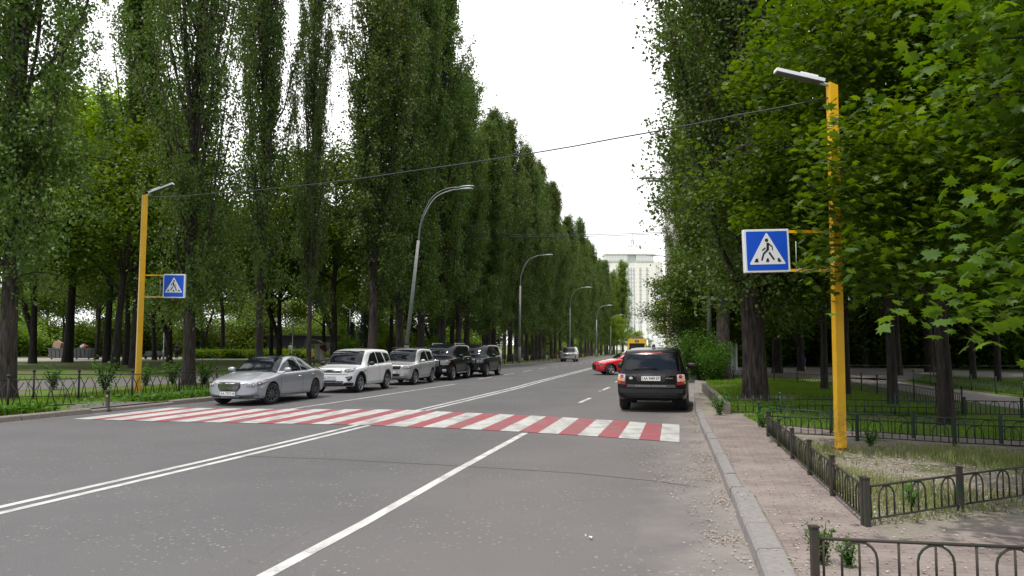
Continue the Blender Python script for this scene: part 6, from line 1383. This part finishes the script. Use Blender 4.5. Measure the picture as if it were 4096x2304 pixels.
def person(loc, label, rz=0., h=1.68, shirt=(.75, .74, .76), lower=(.5, .2, .18), skirt=None, hair=(.05, .03, .02), stride=.12, arm=(.18, .05), jacket_len=.80, bag=False):
    k = h / 1.75; root = empty('person', loc, rz, label, 'person'); V_ = lambda x, y, z: Vector((x, y, z)) * k; i = str(len(bpy.data.objects))
    pts = [V_(0, 0, .98), V_(0, .01, 1.18), V_(0, 0, 1.42), V_(0, -.005, 1.50), V_(0, -.02, 1.60), V_(0, -.02, 1.70), V_(0, -.015, 1.75)]; rad = [.15, .125, .13, .055, .08, .09, .05]
    E = [(0, 1), (1, 2), (2, 3), (3, 4), (4, 5), (5, 6)]
    def chain(st, lst):
        prev = st
        for p, r in lst: pts.append(V_(*p)); rad.append(r); E.append((prev, len(pts) - 1)); prev = len(pts) - 1
        return prev
    for s in (-1, 1):
        chain(0, [((s * .09, 0, .90), .095), ((s * .10, -s * stride * .4, .52), .06), ((s * .10, s * stride * .3, .10), .042), ((s * .10, s * stride * .3 - .12, .04), .038)])
        w_ = chain(2, [((s * .19, 0, 1.40), .055), ((s * .24, arm[1] * s, 1.14), .043), ((s * (.24 - arm[0] * .4), -arm[0], .96 + arm[0] * .5), .034)])
        q = pts[w_] / k; 
        for j in range(4): pts.append(V_(q.x + (j - 1.5) * .014, q.y - .03, q.z - .09 + abs(j - 1.3) * .008)); rad.append(.010); E.append((w_, len(pts) - 1))
        pts.append(V_(q.x - s * .03, q.y - .04, q.z - .04)); rad.append(.011); E.append((w_, len(pts) - 1))
    rad = [r * k for r in rad]; body = skin_mesh('body', pts, E, rad, SKIN, root)
    mb = MB(); n = 16
    for (z, a, b) in ((.0, 0, 0),): pass
    def tube_cloth(nm, secs, m, fixy=0.):
        q = MB(); vs = []
        for z, a, b, y in secs: vs += [V_(a * math.cos(t) * (1 + .03 * math.sin(5 * t + z * 9)), y + b * math.sin(t), z) for t in np.linspace(0, 2 * math.pi, n + 1)[:-1]]
        q.add(vs, [(i_ * n + j, i_ * n + (j + 1) % n, (i_ + 1) * n + (j + 1) % n, (i_ + 1) * n + j) for i_ in range(len(secs) - 1) for j in range(n)], True); return q.build(nm, m, root)
    SH = mat('cloth_' + i, shirt, .8); LO = mat('cloth_lower_' + i, lower, .8)
    tube_cloth('shirt', [(jacket_len, .185, .16, 0), (1.0, .17, .15, 0), (1.2, .165, .145, 0), (1.36, .195, .14, 0), (1.44, .17, .11, 0), (1.50, .07, .07, 0)], SH)
    for s in (-1, 1):
        q = MB(); q.tube([V_(s * .16, 0, 1.42), V_(s * .215, 0, 1.38), V_(s * .245, arm[1] * s, 1.15)], [.06 * k, .068 * k, .06 * k], 10); q.build('sleeve', SH, root)
    if skirt: tube_cloth('skirt', [(skirt, .24, .22, 0), (.6, .21, .19, 0), (.95, .175, .155, 0), (1.02, .16, .14, 0)], LO)
    else:
        for s in (-1, 1):
            q = MB(); q.tube([V_(s * .085, 0, .98), V_(s * .10, -s * stride * .4, .55), V_(s * .10, s * stride * .3, .14)], [.115 * k, .085 * k, .07 * k], 10); q.build('trouser_leg', LO, root)
    q = MB(); q.lathe([(0, .135), (.06, .12), (.105, .06), (.112, -.02), (.10, -.10), (.075, -.13)], 14); hr = q.build('hair', mat('hair_' + i, hair, .7), root); hr.location = V_(0, .02, 1.66); hr.scale = (k * .9, k, k)
    fc = MB(); fc.box((0, 0, 0), (.02, .025, .035)); f = fc.build('nose', SKIN, root); f.location = V_(0, -.115, 1.66)
    for s in (-1, 1): fc = MB(); fc.box((0, 0, 0), (.022, .01, .012)); f = fc.build('eye', HAIR, root); f.location = V_(s * .033, -.105, 1.685)
    if bag:
        q = MB(); q.lathe([(0, -.16), (.12, -.15), (.16, 0), (.10, .14), (0, .15)], 12); o = q.build('shoulder_bag', mat('bag_brown', (.08, .02, .02), .6)); o.location = Vector(loc) + Vector((.26, -.10, 1.02)); o.scale = (.8, .5, 1.1); tag(o, 'dark red bag carried by the person in the long skirt', 'bag')
    return root
p = pos(-.2735 + .0005, 92); person(pos(-.276, 91), 'person in a white top standing behind the low hedge', rz=.2, h=1.72)
p = pos(-.2355, 66); person(p, 'person in a dark red jacket and long pale skirt walking behind the fourth poplar', rz=.6, h=1.68, shirt=(.07, .02, .018), lower=(.42, .32, .30), skirt=.16, stride=.2, jacket_len=.72, bag=True)
person(pos(-.186, 92), 'person in white with pink skirt far off left of the fifth poplar', rz=-.4, h=1.6, lower=(.6, .25, .2), skirt=.55, hair=(.12, .05, .02))
person(pos(-.1905, 91), 'child in white beside the far person in the pink skirt', rz=.3, h=1.0, lower=(.6, .2, .15))
person(pos(-.2255, 86), 'child in a pale top and yellow shorts between the pillar and the leaning tree', rz=.9, h=1.25, shirt=(.6, .6, .65), lower=(.6, .42, .08))
person(pos(-.418, 84), 'person in dark clothes standing between the bench and the second poplar', rz=1., h=1.7, shirt=(.05, .05, .055), lower=(.03, .03, .03))
# yellow toy car
p = pos(-.2495, 84); root = empty('toy_car', p, 0, 'yellow ride-on toy car beside the stone pillar', 'toy'); mb = MB(); mb.prism(rpoly([(-.45, .15), (.45, .15), (.45, .38), (.2, .42), (.1, .62), (-.25, .62), (-.4, .4)], .05), -.22, .22, Matrix.Rotation(R(90), 4, 'X')); mb.build('body', mat('toy_yellow', (.75, .5, .02), .4), root, fix=True)
for x in (-.28, .28):
    for s in (-.22, .22): mb = MB(); mb.lathe([(0, -.04), (.13, -.04), (.13, .04), (0, .04)], 14, (s, x, .13), 'x'); o = mb.build('wheel', TYRE, root); o.rotation_euler = (0, 0, R(90))
# ------------------------------------------------------------ billboard on the right
Yb = 46.; base = PG(2938, 1500); root = empty('billboard', (base.x, base.y, base.z), 0, 'white billboard with a red rim on a thick grey mast, mostly behind leaves', 'billboard')
top = PY(2938, 1256, base.y).z - base.z; mb = MB(); mb.tube([(0, 0, 0), (0, 0, .05), (0, 0, .45), (0, 0, top + .3)], [.30, .30, .19, .17], 16)
for k in range(6): t = k * 1.047; mb.prism([(0, 0), (.46, 0), (0, .5)], -.01, .01, Matrix.Rotation(t, 4, 'Z') @ Matrix.Rotation(R(90), 4, 'X'))
mb.build('mast', mat('mast_grey', (.42, .43, .46), .5, .3, bump=.1, scale=20, var=.08), root, fix=True)
cxb = PY(2940, 1256, base.y).x - base.x; mb = MB(); mb.box((cxb, 0, top + 1.55), (5.46, .35, 3.06)); mb.build('frame', mat('billboard_red', (.22, .03, .04), .5), root)
mb = MB(); mb.box((cxb, -.19, top + 1.57), (5.36, .03, 2.95)); pn = mb.build('poster', SWHT, root)
mb = MB(); mb.prism(rpoly([(-1.9, .35), (-.6, .35), (-.7, .65), (-1.1, .68), (-1.3, .9), (-1.7, .9), (-1.9, .6)], .06), 0, .01, Matrix.Translation((cxb + .9, -.21, top)) @ Matrix.Rotation(R(90), 4, 'X')); mb.build('printed_car', mat('poster_grey', (.10, .10, .13), .5), pn, fix=True)
mb = MB(); mb.prism([(1.2, .2), (2.6, .2), (2.6, 1.6), (1.2, 1.2)], 0, .01, Matrix.Translation((cxb, -.21, top)) @ Matrix.Rotation(R(90), 4, 'X')); mb.build('printed_area', mat('poster_orange', (.50, .20, .10), .6), pn, fix=True)
# ------------------------------------------------------------ buildings
BW = mat('facade_white', (.86, .85, .83), .8); BP = mat('facade_cream', (.9, .85, .79), .85, var=.03, scale=.5); BP2 = mat('facade_pink_painted_shade', (.68, .48, .42), .85); BG = mat('building_glass', (.66, .66, .68), .5, .0); BD = mat('window_dark', (.55, .55, .57), .5)  # the darker pink paints the shade of the tower's side face into its colour
def tower():
    D_ = 589.; k = D_ / 3200; A = PY(2420, 1375, D_); g = -3.2; root = empty('apartment_tower', (A.x, D_, g), 0, 'tall cream and white apartment tower closing the view down the road', 'apartment tower')
    X = lambda u: (u - 2420) * k; Z = lambda v: PY(2500, v, D_).z - g
    def bx(nm, u0, u1, v0, v1, y0, y1, m, par=root): q = MB(); q.box(((X(u0) + X(u1)) / 2, (y0 + y1) / 2, (Z(v0) + Z(v1)) / 2), (X(u1) - X(u0), y1 - y0, Z(v0) - Z(v1))); return q.build(nm, m, par)
    w1 = bx('wall', 2420, 2512, 1400, 1046, 0, 18, BP); w2 = bx('wall', 2512, 2548, 1400, 1020, 1.5, 18, BW); w3 = bx('wall', 2548, 2628, 1400, 1046, 0, 18, BP); w4 = bx('wall', 2628, 2655, 1400, 1046, .8, 17, BP)
    bx('side_wall', 2655, 2668, 1400, 1100, 4, 18, BP2); bx('side_wing', 2668, 2692, 1400, 1150, 8, 20, BW)
    for (a, b) in ((2426, 2512), (2548, 2618)):
        f = bx('loggia_band', a, b, 1046, 1018, -.5, 17, BW)
        for i in range(8):
            for v0 in (1043, 1033, 1025): ua = a + (b - a) * (i + .12) / 8; ub = a + (b - a) * (i + .88) / 8; bx('glazing', ua, ub, v0, v0 - 6.5, -.62, -.45, BG, f)
    bx('roof_slab', 2420, 2628, 1018, 1013, -1, 18, BW); bx('penthouse', 2470, 2610, 1013, 996, 2, 15, BW); bx('penthouse', 2505, 2585, 996, 975, 4, 13, BW)
    for u in (2520, 2532, 2552, 2570): bx('penthouse_window', u, u + 4, 984, 979, 3.9, 4.05, BD)
    q = MB(); m0 = Vector((X(2540), 8, Z(975)))
    for (dx, dy) in ((-1.2, -1.2), (1.2, -1.2), (1.2, 1.2), (-1.2, 1.2)): q.tube([m0 + Vector((dx, dy, 0)), m0 + Vector((dx * .8, dy * .8, Z(955) - Z(975)))], .18, 4)
    for i in range(4): z = i * 1.1; q.tube([m0 + Vector((-1.2, -1.2, z)), m0 + Vector((1.2, -1.2, z + 1.1)), m0 + Vector((1.2, 1.2, z)), m0 + Vector((-1.2, 1.2, z + 1.1)), m0 + Vector((-1.2, -1.2, z))], .12, 4)
    q.tube([m0 + Vector((0, 0, Z(958) - Z(975))), m0 + Vector((0, 0, Z(912) - Z(975)))], [.25, .08], 5); q.build('roof_mast', mat('mast_steel', (.25, .25, .26), .5, .5), root)
    # windows: shared mesh per kind, about a hundred as parts, the remainder as one
    rest = MB(); n = 0; cols = [(2451, 5, w1, 0, 0), (2466, 5, w1, 0, 0), (2516, 6, w2, 1.5, 1), (2526, 6, w2, 1.5, 1), (2537, 6, w2, 1.5, 1), (2560, 8, w3, 0, 1), (2587, 9, w3, 0, 1), (2634, 8, w4, .8, 0), (2646, 5, w4, .8, 0)]
    proto_w = None
    for f in range(19):
        v = 1070 + f * 16.1
        for j, (u, wd, par, y, bal) in enumerate(cols):
            if f < 1 and u < 2500: continue
            c = Vector((X(u + wd / 2), y - .04, (Z(v) + Z(v + 8)) / 2)); d = Vector((X(u + wd) - X(u), .14, Z(v) - Z(v + 8)))
            if n < 96 and f < 12:
                if proto_w is None: q = MB(); q.box((0, 0, 0), (1, 1, 1)); o = q.build('window', BD, par); proto_w = o.data
                else: o = bpy.data.objects.new('window', proto_w); COL.objects.link(o); o.parent = par
                o.location = c; o.scale = d; n += 1
            else: rest.box(c, d)
            if bal: rest.box(c + Vector((0, -.1, -d.z * .75)), (d.x * 1.2, .5, d.z * .22))
    o = rest.build('more_windows', BD, root); o['kind'] = 'stuff'
    bx('low_block', 2585, 2650, 1400, 1352, -14, -1, BW)
    q = bx('stair_window', 2553, 2574, 1290, 1265, -.2, 0.1, BG)
tower()
def slab(name, loc, size, label, mwall, floors, bays, rz=0.):
    root = empty(name, loc, rz, label, 'apartment block'); mb = MB(); mb.box((0, 0, size[2] / 2), size); w_ = mb.build('wall', mwall, root); mb = MB(); mb.box((0, 0, size[2] + .15), (size[0] + .6, size[1] + .6, .3)); mb.build('roof', BW, root)
    pm = None; fh = size[2] / floors
    for f in range(floors):
        for b in range(bays):
            if pm is None: mb = MB(); mb.box((0, 0, 0), (1.5, .16, 1.5)); o = mb.build('window', mat('dull_window', (.08, .09, .10), .2), w_); pm = o.data
            else: o = bpy.data.objects.new('window', pm); COL.objects.link(o); o.parent = w_
            o.location = (-size[0] / 2 + size[0] * (b + .5) / bays, -size[1] / 2 - .03, fh * (f + .55))
    return root
slab('apartment_block', (38, 105, -.3), (34, 12, 27), 'pale apartment block glimpsed through leaves behind the right-hand trees', mat('facade_pale', (.72, .68, .62), .85, var=.05, scale=1), 9, 10, rz=-.1)
0 and slab('apartment_block', (88, 110, -.3), (40, 12, 22), 'pale low apartment block behind the dark trees at far right', mat('facade_pale', (.72, .68, .62), .85), 7, 12, rz=-.5)
# big hedge masses that close the view under the crowns
hedge = shrub(21, 3.2, 5.5, 14000, .24, L_PARK, stems=34); hedl = shrub(22, 3.2, 5.0, 14000, .24, L_SUN, stems=34)  # hedl has sunlight painted into its leaf colour
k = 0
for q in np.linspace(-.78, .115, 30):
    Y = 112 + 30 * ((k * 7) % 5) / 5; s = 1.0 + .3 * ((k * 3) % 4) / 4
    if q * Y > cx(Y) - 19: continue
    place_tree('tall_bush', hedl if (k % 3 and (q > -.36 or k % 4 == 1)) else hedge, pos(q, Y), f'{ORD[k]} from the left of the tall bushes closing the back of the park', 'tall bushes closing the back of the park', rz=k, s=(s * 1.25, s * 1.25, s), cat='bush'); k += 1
k = 0
for q, Y in ((.27, 70), (.30, 62), (.335, 74), (.37, 66), (.41, 72), (.45, 62), (.49, 68), (.53, 60), (.57, 66), (.62, 58), (.66, 62), (.71, 56), (.78, 54), (.245, 90), (.232, 110)):
    s = .95 + .3 * ((k * 3) % 4) / 4; place_tree('tall_bush', hedge, pos(q, Y), f'{ORD[k]} of the dark tall bushes behind the right-hand trees, left to right', 'dark tall bushes behind the right-hand trees', rz=k, s=(s * 1.2, s * 1.2, s), cat='bush'); k += 1
for k in range(9):
    Y = 165 + 20 * k; place_tree('tall_bush', hedl if k % 2 else hedge, (cx(Y) - 22, Y, zg(Y)), f'{ORD[k]} of the far bushes behind the left row where the road vanishes', 'far bushes beside the vanishing road', rz=k, s=(1.3, 1.3, 1.1), cat='bush')
    place_tree('tall_bush', hedl if k % 2 else hedge, (cx(Y) + 17, Y, zg(Y)), f'{ORD[k]} of the far bushes behind the right kerb where the road vanishes', 'far bushes beside the vanishing road', rz=k + .5, s=(1.3, 1.3, 1.1), cat='bush')
for pr in (hedge, hedl):
    for o in pr: bpy.data.objects.remove(o)
